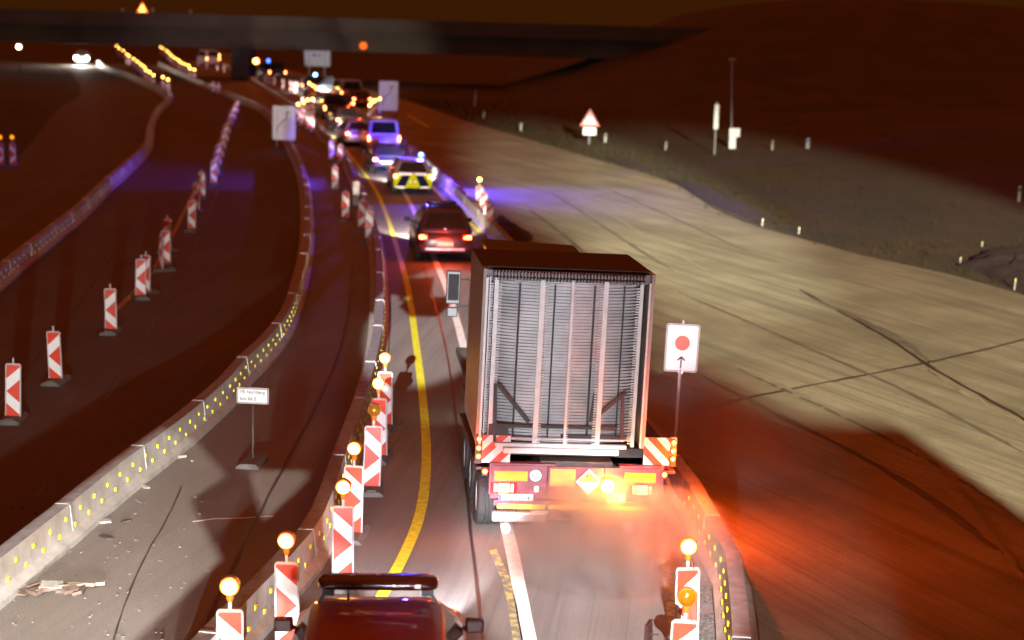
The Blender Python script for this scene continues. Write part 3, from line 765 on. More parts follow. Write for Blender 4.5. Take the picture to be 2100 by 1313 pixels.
for ps, py0, py1, py2 in ((973, 894, 912, 929), (1373, 913, 930, 947)):
    s = -1 if ps < 1100 else 1
    wp = MB(); cx = tx(1009 if s < 0 else 1341); cz = tz(1009 if s < 0 else 1341, 916 if s < 0 else 931)
    hw = .212
    wp.box((cx, .06, cz), (2 * hw, .02, 2 * hw), 2)
    # diagonal red and white bands
    n = 5
    def clip(a0, a1):
        # band a0 < u < a1 with u = s*x + z across the square
        poly = [(-1, -1), (1, -1), (1, 1), (-1, 1)]
        def cut(pl, sg, lim):
            out = []
            for i in range(len(pl)):
                p, q2 = pl[i], pl[(i + 1) % len(pl)]
                fp = sg * ((s * p[0] + p[1]) - lim); fq = sg * ((s * q2[0] + q2[1]) - lim)
                if fp <= 0: out.append(p)
                if (fp < 0) != (fq < 0) and fp != fq:
                    t_ = fp / (fp - fq); out.append((p[0] + (q2[0] - p[0]) * t_, p[1] + (q2[1] - p[1]) * t_))
            return out
        return cut(cut(poly, 1, a1), -1, a0)
    edges = [-2, -1.25, -.55, .15, .85, 1.5, 2]
    for i in range(len(edges) - 1):
        pl_ = clip(edges[i], edges[i + 1])
        if len(pl_) > 2: wp.poly([(cx + p[0] * hw, .049, cz + p[1] * hw) for p in pl_], i % 2)
    wb = wp.build('warning_board', [M_white, M_red, M_frame], truck)
    MB().box((tx(ps), .07, cz), (.10, .05, .46)).build('lamp_bracket', M_dark, truck)
    for pyy in (py0, py1, py2): lamp_at(ps, pyy, .032, truck, y=.04)
    point('stack_glow', (tx(ps) + s * .22, -.15, tz(ps, py1)), 30 if s < 0 else 520, (1, .085, .006), .05, truck)
lamp_at(987, 958, .035, truck); lamp_at(1356, 977, .035, truck)
for xx, yy in ((987, 962), (1356, 981)): MB().box((tx(xx), .04, tz(xx, yy)), (.08, .06, .1)).build('lamp_bracket', M_dark, truck)
for px, py in ((1036, 1079), (1289, 1085)):
    b = MB(); b.rev((tx(px), .0, tz(px, py)), (0, -1, 0), [(-.2, .075), (.02, .075), (.035, .05), (.037, .0005)], 18); b.build('coupling_cap', M_post, truck, smooth=True)
    MB().box((tx(px), .12, tz(px, py) + .12), (.1, .1, .28)).build('bracket', M_dark, truck)
# axles, tyres
for x in (-1.33, -.74, .74, 1.38):
    for y in (.55, 1.85, 3.15):
        b = MB(); b.rev((x, y, .42), (1, 0, 0), [(-.13, .25), (-.15, .36), (-.12, .415), (-.04, .425), (-.035, .41), (-.02, .41), (-.015, .425), (.015, .425), (.02, .41), (.035, .41), (.04, .425), (.12, .415), (.15, .36), (.13, .25)], 32)
        wh = b.build('wheel', M_rub, truck, smooth=False)
        b = MB(); b.rev((x, y, .42), (1, 0, 0), [(-.12, .25), (-.05, .2), (-.03, .1), (-.06, .0005)], 20); b.rev((x, y, .42), (-1, 0, 0), [(-.12, .25), (-.05, .2), (-.03, .1), (-.06, .0005)], 20); b.build('rim', M_steel, wh)
b = MB()
for y in (.55, 1.85, 3.15): b.cyl((-1.3, y, .42), (1.3, y, .42), .07)
b.build('axle', M_dark, truck)
for s in (-1, 1):
    MB().box((s * 1.36, 1.9, .98), (.34, 3.6, .05)).build('mudguard', M_dark, truck, bevel=.01)
# hood: side walls, roof, frame posts, ribbed drum
cg = empty('drum_hood', (-.27, 0, 0)); cg.parent = truck
Z0, Z1, HWD, DEP = 1.36, 4.02, 1.24, 2.4
b = MB(); b.box((-HWD - .02, DEP / 2 + .05, (Z0 + Z1) / 2), (.05, DEP, Z1 - Z0)); b.box((HWD + .02, DEP / 2 + .05, (Z0 + Z1) / 2), (.05, DEP, Z1 - Z0)); b.box((0, DEP, (Z0 + Z1) / 2), (2.44, .05, Z1 - Z0))
b.build('side_wall', M_hood, cg)
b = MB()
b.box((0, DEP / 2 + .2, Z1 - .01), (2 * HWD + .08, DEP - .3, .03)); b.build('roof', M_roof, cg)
# drum: vertical axis, horizontal fins
b = MB(); prof = []; nz = 50; zb, zt_ = Z0 + .05, Z1 - .17
for i in range(nz):
    z = zb + (zt_ - zb) * i / nz; dz = (zt_ - zb) / nz
    prof += [(z, 1.17), (z + dz * .48, 1.17), (z + dz * .50, 1.05), (z + dz * .97, 1.05)]
prof += [(zt_, 1.17), (zt_ + .002, .9), (zt_ + .003, .001)]
b.rev((0, 0, 0), (0, 0, 1), prof, 72); b.v = [(x * 1.02, y * .27 + .44, z) for x, y, z in b.v]; b.build('drum', M_drum, cg)
b = MB()
xsdr = [-.95, -.78, -.28, .12, .32, .70, .92]
for xx, ww, rr in ((-.72, .03, 1.173), (-.2, .025, 1.173), (.40, .03, 1.175), (.86, .025, 1.175)):
    yy = .44 - .27 * math.sqrt(rr * rr - xx * xx) - .006
    b.box((xx, yy + .01, (zb + zt_) / 2), (ww, .03, zt_ - zb - .08))
b.build('drum_strip', M_dark, cg)
def post(x, y, w, teeth=None, tw=.05):
    b = MB(); b.box((x, y, (Z0 + Z1) / 2 - .06), (w, .04, Z1 - Z0 - .14))
    if teeth is not None:
        n = 62
        for i in range(n):
            z = Z0 + .06 + (Z1 - Z0 - .25) * i / n; b.box((x + teeth * (w / 2 + tw / 2), y + .01, z), (tw, .03, .018))
    return b.build('frame_post', M_post, cg)
post(-1.225, .05, .035); post(-1.08, .10, .06, 1, .05); post(-1.17, .16, .02, 1, .04)
post(-.40, .03, .075, 1, .045); post(.05, .03, .035, 1, .03); post(.55, .03, .07, -1, .05)
post(1.10, .10, .05, -1, .05); post(1.215, .05, .025)
b = MB(); b.box((0, .04, Z0 + .02), (2.0, .10, .06)); b.box((0, .0, Z0 - .05), (1.75, .16, .09)); b.box((.1, .03, Z0 + .12), (1.7, .05, .03)); b.build('base_rail', M_post, cg, bevel=.015)
b = MB(); nt_ = 46
for i in range(nt_):
    xx = -1.12 + 2.24 * i / (nt_ - 1); yc = .06 + .0 * xx
    b.box((xx, .12, Z1 - .06), (.022, .22, .05)); b.box((xx, .10, Z1 - .135), (.022, .18, .04))
b.box((0, .2, Z1 - .10), (2.5, .02, .14)); b.build('top_grille', principled('grille_metal', (.2, .17, .18), .5, .3, noise=.3, scale=8), cg)
b = MB(); b.bar((-1.0, .06, 2.3), (-.5, .06, 1.72), .03, .06); b.bar((.95, .06, 2.22), (.45, .06, 1.78), .03, .06); b.bar((-1.03, .05, 2.3), (-1.0, .05, 1.4), .03, .05); b.bar((.9, .05, 2.2), (.93, .05, 1.5), .03, .05); b.bar((.48, .05, 2.2), (.44, .05, 1.75), .025, .05)
b.box((-.1, .06, 1.66), (1.9, .03, .05)); b.box((-.95, .07, 1.55), (.3, .04, .25)); b.box((.5, .07, 1.52), (1.0, .05, .05)); b.build('lashing', M_dark, cg)
# cab ahead of the hood
M_cab = principled('dark_cab_paint', (.07, .022, .022), .25, noise=.2, scale=3, coat=.6)
b = MB()
rings = []
for y, hw, zb_, zt in ((4.6, 1.22, .6, 3.30), (4.75, 1.25, .55, 3.40), (6.2, 1.25, .5, 3.42), (6.75, 1.22, .5, 3.15), (6.95, 1.18, .5, 1.9), (7.0, 1.15, .55, 1.0)):
    rings.append([Vector(p) for p in ((-hw, y, zb_), (hw, y, zb_), (hw, y, zt - .15), (hw - .15, y, zt), (-hw + .15, y, zt), (-hw, y, zt - .15))])
b.loft(rings); cab = b.build('cab', M_cab, truck, bevel=.04)
b = MB(); b.prism([(-1.2, 4.7, 3.42), (.72, 4.7, 3.42), (.62, 4.7, 3.72), (-1.12, 4.7, 3.78)], (0, 1.2, .03)); b.build('roof_fairing', M_cab, cab, bevel=.05)
b = MB(); b.cyl((1.0, 4.9, 3.4), (1.0, 4.9, 3.68), .05, n=10).cyl((1.2, 4.75, 3.25), (1.2, 4.75, 3.45), .035, n=10); b.build('exhaust_stack', M_dark, cab)
for s in (-1, 1): MB().box((s * 1.253, 5.7, 2.5), (.012, .9, .75)).build('side_window', M_glass, cab, bevel=.003)
for s in (-1, 1):
    m = MB(); m.box((s * 1.56, 6.3, 2.82), (.26, .14, .62)); m.box((s * 1.56, 6.3, 2.35), (.2, .12, .18)); m.bar((s * 1.25, 6.35, 2.97), (s * 1.5, 6.3, 2.97), .04, .04); m.bar((s * 1.25, 6.35, 2.47), (s * 1.5, 6.3, 2.47), .04, .04)
    mm = m.build('mirror', M_black, cab, bevel=.03)
    MB().box((s * 1.56, 6.225, 2.83), (.2, .008, .5)).build('mirror_glass', M_glass, mm)
for i, z in enumerate((1.75, 1.88, 2.01)):
    b = MB(); b.rev((-1.33, 4.4, z), (0, -1, 0), [(-.03, .05), (.01, .05), (.02, .0005)], 14); b.build('side_marker_lamp', [M_redl], truck)
MB().box((-1.33, 4.45, 1.88), (.12, .05, .5)).build('lamp_bracket', M_dark, truck)
point('marker_glow', (-1.38, 4.2, 1.88), 10, (1, .08, .02), .05, truck)
b = MB(); b.box((-1.25, 3.8, 2.4), (.06, .7, 2.0)); b.box((-1.05, 4.1, 1.6), (.3, .5, .8)); b.cyl((-1.2, 4.25, 1.2), (-1.2, 4.25, 3.3), .09, n=12); b.build('air_intake', M_dark, truck)
for s in (-1, 1):
    b = MB(); b.rev((s * .95, 7.02, .95), (0, 1, 0), [(-.05, .13), (.01, .13), (.03, .0005)], 16); b.build('headlight', M_whitel, truck)
hd = Vector((-math.sin(R(6)), math.cos(R(6)), 0)); hr = Vector((math.cos(R(6)), math.sin(R(6)), 0))
for s in (-1, 1):
    p = TR + hd * 7.15 + hr * (s * .95) + Vector((0, 0, 1.25))
    spot('truck_headlight', p, p + hd * 24 + hr * (11 if s > 0 else 3) + Vector((0, 0, -1.3)), 9000 if s > 0 else 4000, (1, .96, .80), 26 if s > 0 else 40, .9, .06)
for x in (-1.02, 1.02):
    b = MB(); b.rev((x, 6.1, .5), (1, 0, 0), [(-.15, .28), (-.16, .44), (-.12, .5), (.12, .5), (.16, .44), (.15, .28)], 28); wh = b.build('wheel', M_rub, truck); b = MB(); b.cyl((x - .12, 6.1, .5), (x + .12, 6.1, .5), .28, n=20); b.build('rim', M_steel, wh)

# ---------------------------------------------------------------- cars
def rrect(hw, y0, y1, z, c, n=3):
    out = []; c = min(c, hw * .9, (y1 - y0) * .45)
    for cx, cy, a0 in ((hw - c, y1 - c, 0), (-hw + c, y1 - c, 90), (-hw + c, y0 + c, 180), (hw - c, y0 + c, 270)):
        for k in range(n + 1):
            a = R(a0 + 90 * k / n); out.append(Vector((cx + math.cos(a) * c, cy + math.sin(a) * c, z)))
    return out
def car(name, label, cat, px, py, rz, paint, L=4.7, Wd=1.86, H=1.7, brake=True, van=False, rails=False, tail=M_redl, plate='blank', group=None, head=0, tl_z=None, glass=M_glass, hm=None, loc=None, tailp=0, mo=.12):
    t = empty(name, loc or P(px, py), rz, label, cat, group); hw = Wd / 2
    belt = .62 * H if not van else .56 * H; rb = .10 if van else .34
    b = MB()
    b.loft([rrect(hw * .93, .12, L - .15, .24, .25), rrect(hw * .98, .03, L - .05, .40, .3), rrect(hw, 0, L, .62, .35), rrect(hw, .03, L - .12, belt * .88, .38), rrect(hw * .965, .08, L - (.55 if not van else .2), belt, .4)])
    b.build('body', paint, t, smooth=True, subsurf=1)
    yf = L * .80 if not van else L * .92
    def gh(z):  # greenhouse outline at height z
        f = (z - belt) / (H - belt)
        return hw * (.95 - (.29 if not van else .14) * f ** 1.1), .09 + rb * f ** 1.2 + (0 if van else .05 * f), yf - (L * .24 if not van else .5) * f
    rings = []
    for f in (-.08, 0, .25, .5, .75, .9, .97, 1.0):
        z = belt + (H - belt) * f; w_, a_, c_2 = gh(max(z, belt))
        if f > .95: w_ -= .10 * (f - .94) / .06; a_ += .18 * (f - .94) / .06; c_2 -= .25 * (f - .94) / .06
        rings.append(rrect(w_, a_, c_2, z, .22))
    gm = MB(); gm.loft(rings); gm.build('roof', paint, t, smooth=True)
    # windows a few millimetres proud of the shell
    def pane(kind, f0, f1, inset):
        m = MB(); vs = []
        for f in (f0, (f0 + f1) / 2, f1):
            z = belt + (H - belt) * f; w_, a_, c_2 = gh(z)
            if kind == 'rear': vs.append([(-w_ + inset + .06, a_ - .006, z), (w_ - inset - .06, a_ - .006, z)])
            elif kind == 'front': vs.append([(-w_ + inset, c_2 + .006, z), (w_ - inset, c_2 + .006, z)])
            else: vs.append([(kind * (w_ + .006), a_ + .35, z), (kind * (w_ + .006), c_2 - .30, z)])
        for a, c in zip(vs, vs[1:]): m.poly([a[0], a[1], c[1], c[0]])
        return m
    pane('rear', .12, .86, .12).build('rear_window', glass, t); pane('front', .05, .88, .15).build('windscreen', glass, t)
    for s in (-1, 1): pane(s, .1, .84, 0).build('side_window', glass, t)
    # tail lamps, plate, bumper
    tz0 = tl_z or belt * .83; tw = .26 if not van else .12; th = .15 if not van else .38
    for s in (-1, 1):
        x = s * (hw - .06 - tw / 2 - (.05 if not van else 0)); m = MB().box((x, .02, tz0), (tw, .07, th)); o = m.build('tail_light', M_redm if brake else M_redoff, t, bevel=.02)
        m = MB().box((x + s * tw * .18, -.018, tz0), (tw * .62, .03, th * .75)).box((x - s * tw * .28, -.018, tz0 - th * .12), (tw * .22, .03, th * .4)); m.build('lens', tail if brake else M_redoff, o, bevel=.01)
        m = MB().rev((s * (hw - .28), L - .10, belt * .72), (0, 1, 0), [(-.08, .10), (.04, .10), (.055, .0005)], 14).build('headlight', M_whitel if head else M_plate, t)
        m = MB(); m.box((s * (hw + mo), yf - .45 if not van else yf - .2, belt + .06), (.20, .11, .15)); m.bar((s * hw * .93, yf - .42 if not van else yf - .2, belt + .01), (s * (hw + .06), yf - .45 if not van else yf - .2, belt + .03), .05, .05); m.build('mirror', hm or M_black, t, bevel=.03)
    if tailp: point('tail_glow', (0, -.5, tz0), tailp, (1, .07, .02), .3, t)
    m = MB().box((0, -.012, belt * .62), (.52, .016, .12)); m.build('number_plate', M_plate, t)
    m = MB(); m.loft([rrect(hw * .97, -.05, .5, .38, .22), rrect(hw * .99, -.07, .5, .45, .22), rrect(hw * .98, -.03, .5, .56, .22)]); m.build('rear_bumper', paint, t, smooth=True)
    for s in (-1, 1):
        for y in (L * .18, L * .80):
            x = s * (hw - .11); m = MB(); m.rev((x, y, .34), (1, 0, 0), [(-.10, .20), (-.11, .30), (-.08, .34), (.08, .34), (.11, .30), (.10, .20)], 22); o = m.build('wheel', M_rub, t)
            m = MB(); m.cyl((x - .095, y, .34), (x + .095, y, .34), .21, n=18); m.build('rim', M_chrome, o)
    if rails:
        for s in (-1, 1):
            m = MB(); m.bar((s * hw * .60, .65, H + .03), (s * hw * .58, L * .52, H + .03), .035, .03); m.box((s * hw * .6, .7, H), (.04, .08, .06)); m.box((s * hw * .58, L * .5, H), (.04, .08, .06)); m.build('roof_rail', M_black, t)
    return t, gh, belt, hw
def paint(name, c, r=.3, met=.2): return principled(name, c, r, met, noise=.12, scale=3, coat=.5)
M_bar = principled('smoked_red_bar', (.05, .006, .005), .25, noise=.3, scale=9, coat=.5)
# near car (its light bar is dark); mirrors fix its distance
NR = P(770, 1430)
nose = 4
t, gh, belt, hw = car('escort_car', 'dark red car at the bottom edge with an unlit light bar across its roof', 'car', 0, 0, R(3.5), paint('dark_red_paint', (.22, .014, .008), .45, .0), hm=M_bar, mo=.07, L=4.6, Wd=1.90, H=1.66, loc=Vector((-1.13, 12.72, 0)), brake=False)
bar = MB(); bar.loft([rrect(.60, 2.30, 2.56, 1.80, .10), rrect(.61, 2.28, 2.58, 1.83, .12), rrect(.60, 2.29, 2.57, 1.88, .12), rrect(.57, 2.32, 2.54, 1.90, .1)]); lb = bar.build('light_bar', M_bar, t, smooth=True)
for s in (-1, 1):
    m = MB(); m.box((s * .50, 2.42, 1.76), (.12, .10, .09)); m.bar((s * .52, 2.42, 1.76), (s * .60, 2.42, 1.62), .05, .03); m.build('bracket', M_black, lb)
m = MB(); m.box((-.30, 2.42, 1.73), (.02, .02, .16)); m.build('bracket', M_black, lb)
MB().box((.40, 2.277, 1.85), (.06, .01, .04)).build('lens', M_white, lb)
MB().cyl((.0, .62, 1.60), (.02, .45, 1.78), .012, .006, n=8).build('antenna', M_black, t)
m = MB(); m.poly([(.05, .305, 1.375), (.14, .315, 1.40), (.17, .345, 1.45), (.08, .335, 1.43)]); m.build('sticker', principled('blue_white_sticker', (.3, .4, .95), .4, noise=.3, scale=60), t)
hdN = Vector((-math.sin(R(3.5)), math.cos(R(3.5)), 0)); hrN = Vector((hdN.y, -hdN.x, 0))
for s in (-1, 1):
    p = t.location + hdN * 4.75 + hrN * (s * .62) + Vector((0, 0, .72))
    spot('car_headlight', p, p + hdN * 12 - hrN * .6 + Vector((0, 0, -1.9 if s > 0 else -.3)), 3600 if s > 0 else 350, (.96, .93, 1), 40, .5, .05)

suv, gh2, belt2, hw2 = car('suv', 'dark SUV with bright brake lights and a roof light bar directly ahead of the truck', 'suv', 912, 542, R(7), paint('dark_violet_paint', (.06, .03, .05), .3, .3), L=4.8, Wd=1.92, H=1.72, rails=True, tailp=110)
m = MB(); m.loft([rrect(.50, 1.8, 2.1, 1.78, .08), rrect(.52, 1.78, 2.12, 1.84, .1), rrect(.50, 1.8, 2.1, 1.90, .08)]); lb = m.build('light_bar', M_bar, suv, smooth=True)
for s in (-1, 1): MB().box((s * .4, 1.95, 1.755), (.08, .2, .07)).build('bracket', M_black, lb)
b = MB(); b.rev((0, .115, 1.13), (0, -1, 0), [(-.02, .045), (.005, .045), (.008, .0005)], 16); b.build('badge', principled('badge_blue', (.2, .35, .8), .3, noise=0), suv)
MB().box((0, -.08, .50), (1.3, .03, .09)).build('bumper_trim', principled('pale_trim', (.5, .48, .6), .3, .4, noise=.1), suv, bevel=.01)
MB().rev((-.80, -.03, .62), (0, -1, 0), [(0, .02), (.01, .0005)], 8).rev((.80, -.03, .62), (0, -1, 0), [(0, .02), (.01, .0005)], 8).build('reflector', M_redoff, suv)
p0 = suv.location; hdS = Vector((-math.sin(R(7)), math.cos(R(7)), 0)); hrS = Vector((hdS.y, -hdS.x, 0))
for s in (-1, 1):
    p = p0 + hdS * 4.9 + hrS * (s * .65) + Vector((0, 0, .75)); spot('suv_headlight', p, p + hdS * 12 + Vector((0, 0, -2.3)), 4500, (1, .80, .68), 60, .6, .05)

M_hvy = principled('fluorescent_yellow', (.42, .52, .004), .7, noise=.06, scale=20, spec=.1)
M_hvb = principled('dark_blue_marking', (.008, .010, .03), .9, noise=.1, scale=20, spec=.05)
pol, ghp, beltp, hwp = car('police_car', 'police estate with fluorescent yellow chevron tailgate and a blue beacon on its roof', 'police car', 846, 401, R(8), paint('police_silver', (.30, .30, .32), .3, .4), L=4.7, Wd=1.84, H=1.55, tailp=2)
m = MB()
zlo, zhi = .34, .98; hh = .86
def pq(pts, mi): m.poly([(x * hh, -.078, zlo + z * (zhi - zlo)) for x, z in pts], mi)
m.prism([(-hh, -.074, zlo), (hh, -.074, zlo), (hh, -.074, zhi), (-hh, -.074, zhi)], (0, .10, 0), 1)
pq([(-.42, .0), (.42, .0), (.10, 1), (-.10, 1)], 0); pq([(-1, 0), (-.92, 0), (-.52, 1), (-1, 1)], 0); pq([(1, 0), (1, 1), (.52, 1), (.92, 0)], 0)
m.build('chevron_panel', [M_hvy, M_hvb], pol)
MB().box((-.35, -.085, .96), (.62, .012, .09)).box((.35, -.085, .96), (.5, .012, .09)).box((-.55, -.085, .37), (.4, .012, .08)).box((.55, -.085, .37), (.4, .012, .08)).build('white_stripe', M_white, pol)
for s in (-1, 1):
    b = MB(); b.rev((s * .12, -.085, .62), (0, -1, 0), [(0, .05), (.02, .04), (.025, .0005)], 12); b.build('plate_lamp', M_white, pol)
    MB().box((s * .78, -.09, .86), (.15, .03, .15)).build('tail_lamp', M_redl, pol, bevel=.02)
b = MB(); b.rev((.50, 1.8, 1.54), (0, 0, 1), [(0, .11), (.07, .11)], 16, 1); b.rev((.50, 1.8, 1.54), (0, 0, 1), [(.07, .13), (.2, .12), (.25, .08), (.26, .0005)], 16, 0); bc = b.build('blue_beacon', [M_blue, M_black], pol, smooth=True)
b = MB(); b.rev((.46, 1.66, 1.66), (0, 0, 1), [(0, .0005), (.01, .04), (.07, .05), (.11, .0005)], 12); b.build('bulb', M_bluec, bc)
point('beacon_light', (.50, 1.8, 2.0), 900, (.13, .08, 1), .1, pol)
# the beacon's turning reflector throws its beam to both sides and ahead
bpos = pol.matrix_basis @ Vector((.50, 1.8, 1.95))
for tgt, pw_, an_ in ((P(1130, 405), 9500, 100), (P(490, 372), 9000, 66), (P(787, 300, 1.2), 26000, 22), (P(1660, 325), 14000, 12)):
    spot('beacon_light', bpos, tgt, pw_, (.10, .045, 1), an_, 1.0 if an_ > 30 else .6, .08)
pp = pol.location; hdp = Vector((-math.sin(R(8)), math.cos(R(8)), 0)); hrp = Vector((hdp.y, -hdp.x, 0))
for s in (-1, 1):
    p = pp + hdp * 4.8 + hrp * (s * .65) + Vector((0, 0, .7)); spot('police_headlight', p, p + hdp * 14 + hrp * (2 if s > 0 else 0) + Vector((0, 0, -1.0)), 2600, (.95, 1, .95), 60, .5, .05)
_car = car
def car(*a, **k): k.setdefault('tail', M_redfar); return _car(*a, **k)
qv = 'vehicles queued ahead in the far lane'
car('dark_car', 'dark car with red lights squeezed left of the police estate', 'car', 797, 358, R(10), paint('dark_blue_paint', (.012, .008, .02), .5, .0), L=4.5, Wd=1.8, H=1.45, tailp=4)
van, *_ = car('van', 'tall white van washed blue by the police beacon', 'van', 787, 318, R(10), paint('blue_lit_van_paint', (.42, .46, .66), .35, 0), L=5.2, Wd=1.95, H=2.0, van=True, tailp=1)  # part of the beacon's blue light is mixed into the white paint
car('silver_car', 'pale silver car left of the blue lit van', 'car', 737, 303, R(13), paint('silver_paint', (.55, .58, .56), .3, .4), L=4.6, Wd=1.85, H=1.6, tailp=3)
car('dark_car', 'dark car behind the silver car, its roof hidden in glare', 'car', 715, 272, R(15), paint('dark_brown_paint', (.04, .02, .02), .35, .2), L=4.6, Wd=1.85, H=1.65, tailp=3)
car('dark_van', 'dark van with wide rear window in the middle of the queue', 'van', 690, 247, R(18), paint('black_van_paint', (.03, .018, .02), .3, .2), L=5.0, Wd=2.0, H=1.95, van=True, tailp=3)
flat, *_ = car('flatbed_lorry', 'grey flat topped lorry right of the far police van', 'lorry', 722, 216, R(16), paint('grey_lorry_paint', (.34, .34, .42), .5, 0), L=5.6, Wd=2.1, H=2.2, van=True, tailp=3)
pv, *_ = car('police_van', 'dark rounded van with a blue beacon at the head of the near queue', 'van', 668, 203, R(22), paint('dark_green_paint', (.05, .06, .07), .25, .2), L=5.0, Wd=2.1, H=2.1, van=True)
b = MB(); b.rev((-.75, 1.0, 2.08), (0, 0, 1), [(0, .15), (.2, .14), (.28, .0005)], 14); b.build('blue_beacon', M_bluec, pv, smooth=True)
dv, *_ = car('dark_van', 'dark far van with two orange red lights right of the bridge pier', 'van', 569, 166, R(26), paint('dull_violet_paint', (.06, .03, .05), .4, .1), L=5.0, Wd=2.1, H=2.1, van=True)
b = MB(); b.rev((-.9, .6, 2.08), (0, 0, 1), [(0, .16), (.3, .15), (.4, .0005)], 14); b.build('blue_beacon', M_blue, dv, smooth=True)
car('far_van', 'pale van seen through the gap under the overpass left of the pier', 'van', 437, 136, R(28), paint('pale_van_paint', (.62, .66, .72), .35, 0), L=5.0, Wd=2.0, H=2.2, van=True)
car('dark_car', 'small dark car between the flatbed lorry and the dark van', 'car', 706, 232, R(17), paint('dark_grey_paint', (.05, .05, .055), .3, .3), L=4.4, Wd=1.8, H=1.5, tailp=3)
car('red_car', 'dull red car at the left edge of the queue near the packed boards', 'car', 668, 226, R(19), paint('dull_red_paint', (.15, .03, .025), .35, .1), L=4.4, Wd=1.8, H=1.5, tailp=3)
car('dark_car', 'dark car with glaring lights above the dense board cluster', 'car', 632, 190, R(23), paint('dark_grey_paint', (.05, .05, .055), .3, .3), L=4.4, Wd=1.8, H=1.5, tailp=3)
car('dark_car', 'dark car right of the small white posts near the head of the queue', 'car', 742, 222, R(15), paint('dark_grey_paint', (.05, .05, .055), .3, .3), L=4.4, Wd=1.8, H=1.5, tailp=3)
# headlights of the queue, each pair shining on the boards and signs ahead of it
def beams(px, py, rz, L, power, col, side=0, ang=48):
    q = P(px, py); d = Vector((-math.sin(rz), math.cos(rz), 0)); r = Vector((d.y, -d.x, 0))
    for s in (-1, 1):
        p = q + d * (L + .25) + r * (s * .62) + Vector((0, 0, .8)); spot('queue_headlight', p, p + d * 20 + r * side + Vector((0, 0, .2)), power, col, ang, .6, .06)
beams(737, 303, R(13), 4.6, 4000, (1, .9, .82), -4)
beams(787, 318, R(10), 5.2, 3500, (.95, .97, 1), 1.5)
beams(690, 247, R(18), 5.0, 8000, (1, .88, .80), -3.5)
beams(722, 216, R(16), 5.6, 9000, (1, .95, .88), 2.5)
beams(668, 203, R(22), 5.0, 4000, (1, .86, .78), 0)
beams(569, 166, R(26), 5.0, 2200, (1, .86, .78), 0)
# oncoming car
v = P(163, 142)
onc, gho, *_ = car('oncoming_car', 'oncoming car with glaring headlights on the far left road', 'car', 0, 0, R(180 + 12), paint('grey_green_paint', (.12, .13, .13), .4, .1), L=4.8, Wd=1.9, H=1.9, head=1, brake=False, loc=P(172, 132))
for s in (-1, 1):
    b = MB(); b.rev((s * .68, 4.82, .85), (0, 1, 0), [(0, .24), (.04, .2), (.06, .0005)], 14); b.build('headlight', M_whitel, onc, smooth=True)
point('headlight_glare', (0, 6.0, .75), 3500, (1, .95, .82), .3, onc)
# red signal lamp right of the pier and a far lamp at the left
q = P(525, 168); t = empty('signal_lamp', q, 0, 'bright red round lamp on a post just right of the bridge pier', 'signal lamp')
MB().cyl((0, 0, 0), (0, 0, 2.2), .05, n=8).build('post', M_dark, t); MB().box((0, .08, 2.3), (.8, .1, .6)).build('housing', M_dark, t)
b = MB(); b.rev((0, .02, 2.3), (0, -1, 0), [(0, .30), (.05, .26), (.08, .0005)], 18); b.build('lens', principled('signal_red_lit', (.9, .1, .02), .3, noise=0, emit=(1, .16, .03), es=45), t, smooth=True)
q = P(40, 150); t = empty('far_lamp', q, 0, 'single pale lamp on a mast at the upper left edge', 'street lamp')
b = MB().cyl((0, 0, 0), (0, 0, 3.1), .06, n=8); b.build('mast', M_dark, t)
b = MB(); b.rev((0, -.1, 3.0), (0, -1, 0), [(-.1, .24), (.0, .24), (.06, .0005)], 14); b.build('lens', principled('warm_lamp_lit', (.9, .9, .7), .3, noise=0, emit=(1, .85, .5), es=22), t, smooth=True)

# ---------------------------------------------------------------- overpass ahead
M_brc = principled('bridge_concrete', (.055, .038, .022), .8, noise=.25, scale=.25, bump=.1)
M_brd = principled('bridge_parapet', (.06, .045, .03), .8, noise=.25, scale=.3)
YB = 178.0
bc0 = at_depth(400, 97, YB)
ov = empty('overpass', (0, YB, zg(YB)), 0, 'long concrete overpass crossing above the road in the distance', 'bridge')
zs = bc0.z - zg(YB)
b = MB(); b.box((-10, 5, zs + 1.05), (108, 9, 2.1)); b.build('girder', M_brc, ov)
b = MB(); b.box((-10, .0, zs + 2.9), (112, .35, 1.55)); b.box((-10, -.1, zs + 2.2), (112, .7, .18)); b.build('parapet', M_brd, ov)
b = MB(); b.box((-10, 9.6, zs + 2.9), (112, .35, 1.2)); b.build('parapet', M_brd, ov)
pc = P(497, 172); pw = 38 / PX((pc.x, YB, pc.z))[2]
xpier = at_depth(497, 140, YB + 3).x
b = MB(); b.box((xpier, 4, zs / 2 - .5), (pw, 5, zs + 1)); b.build('pier', M_brd, ov, bevel=.1)
xr = at_depth(1125, 100, YB).x
vs = []; fs = []; nxe = 40
for i in range(nxe):
    x = xr - 6 + i * 9.0; ht = zg(YB) + zs + 5.5 + 2.2 * math.sin(i * .37) + i * .10
    for y, f in ((YB - 42, 0), (YB - 20, .30), (YB - 4, .72), (YB + 8, 1.0), (YB + 60, 1.05)):
        k = min(1, max(0, (x - xr + 6) / 30))
        vs.append((x, y, zg(y) - .3 + ghill(x, y) * (1 - f) + (ht - zg(y)) * f * k + random.uniform(-.15, .15)))
for i in range(nxe - 1):
    for j in range(4): fs.append((i * 5 + j, i * 5 + j + 1, (i + 1) * 5 + j + 1, (i + 1) * 5 + j))
o = MB().add(vs, fs).build('embankment', M_grass, smooth=True); tag(o, kind='structure')
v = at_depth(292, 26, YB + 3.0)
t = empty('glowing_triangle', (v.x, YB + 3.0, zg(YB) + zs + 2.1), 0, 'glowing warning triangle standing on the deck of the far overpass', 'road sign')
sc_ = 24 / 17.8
b = MB(); h = sc_ * .866; zc = v.z - t.location.z
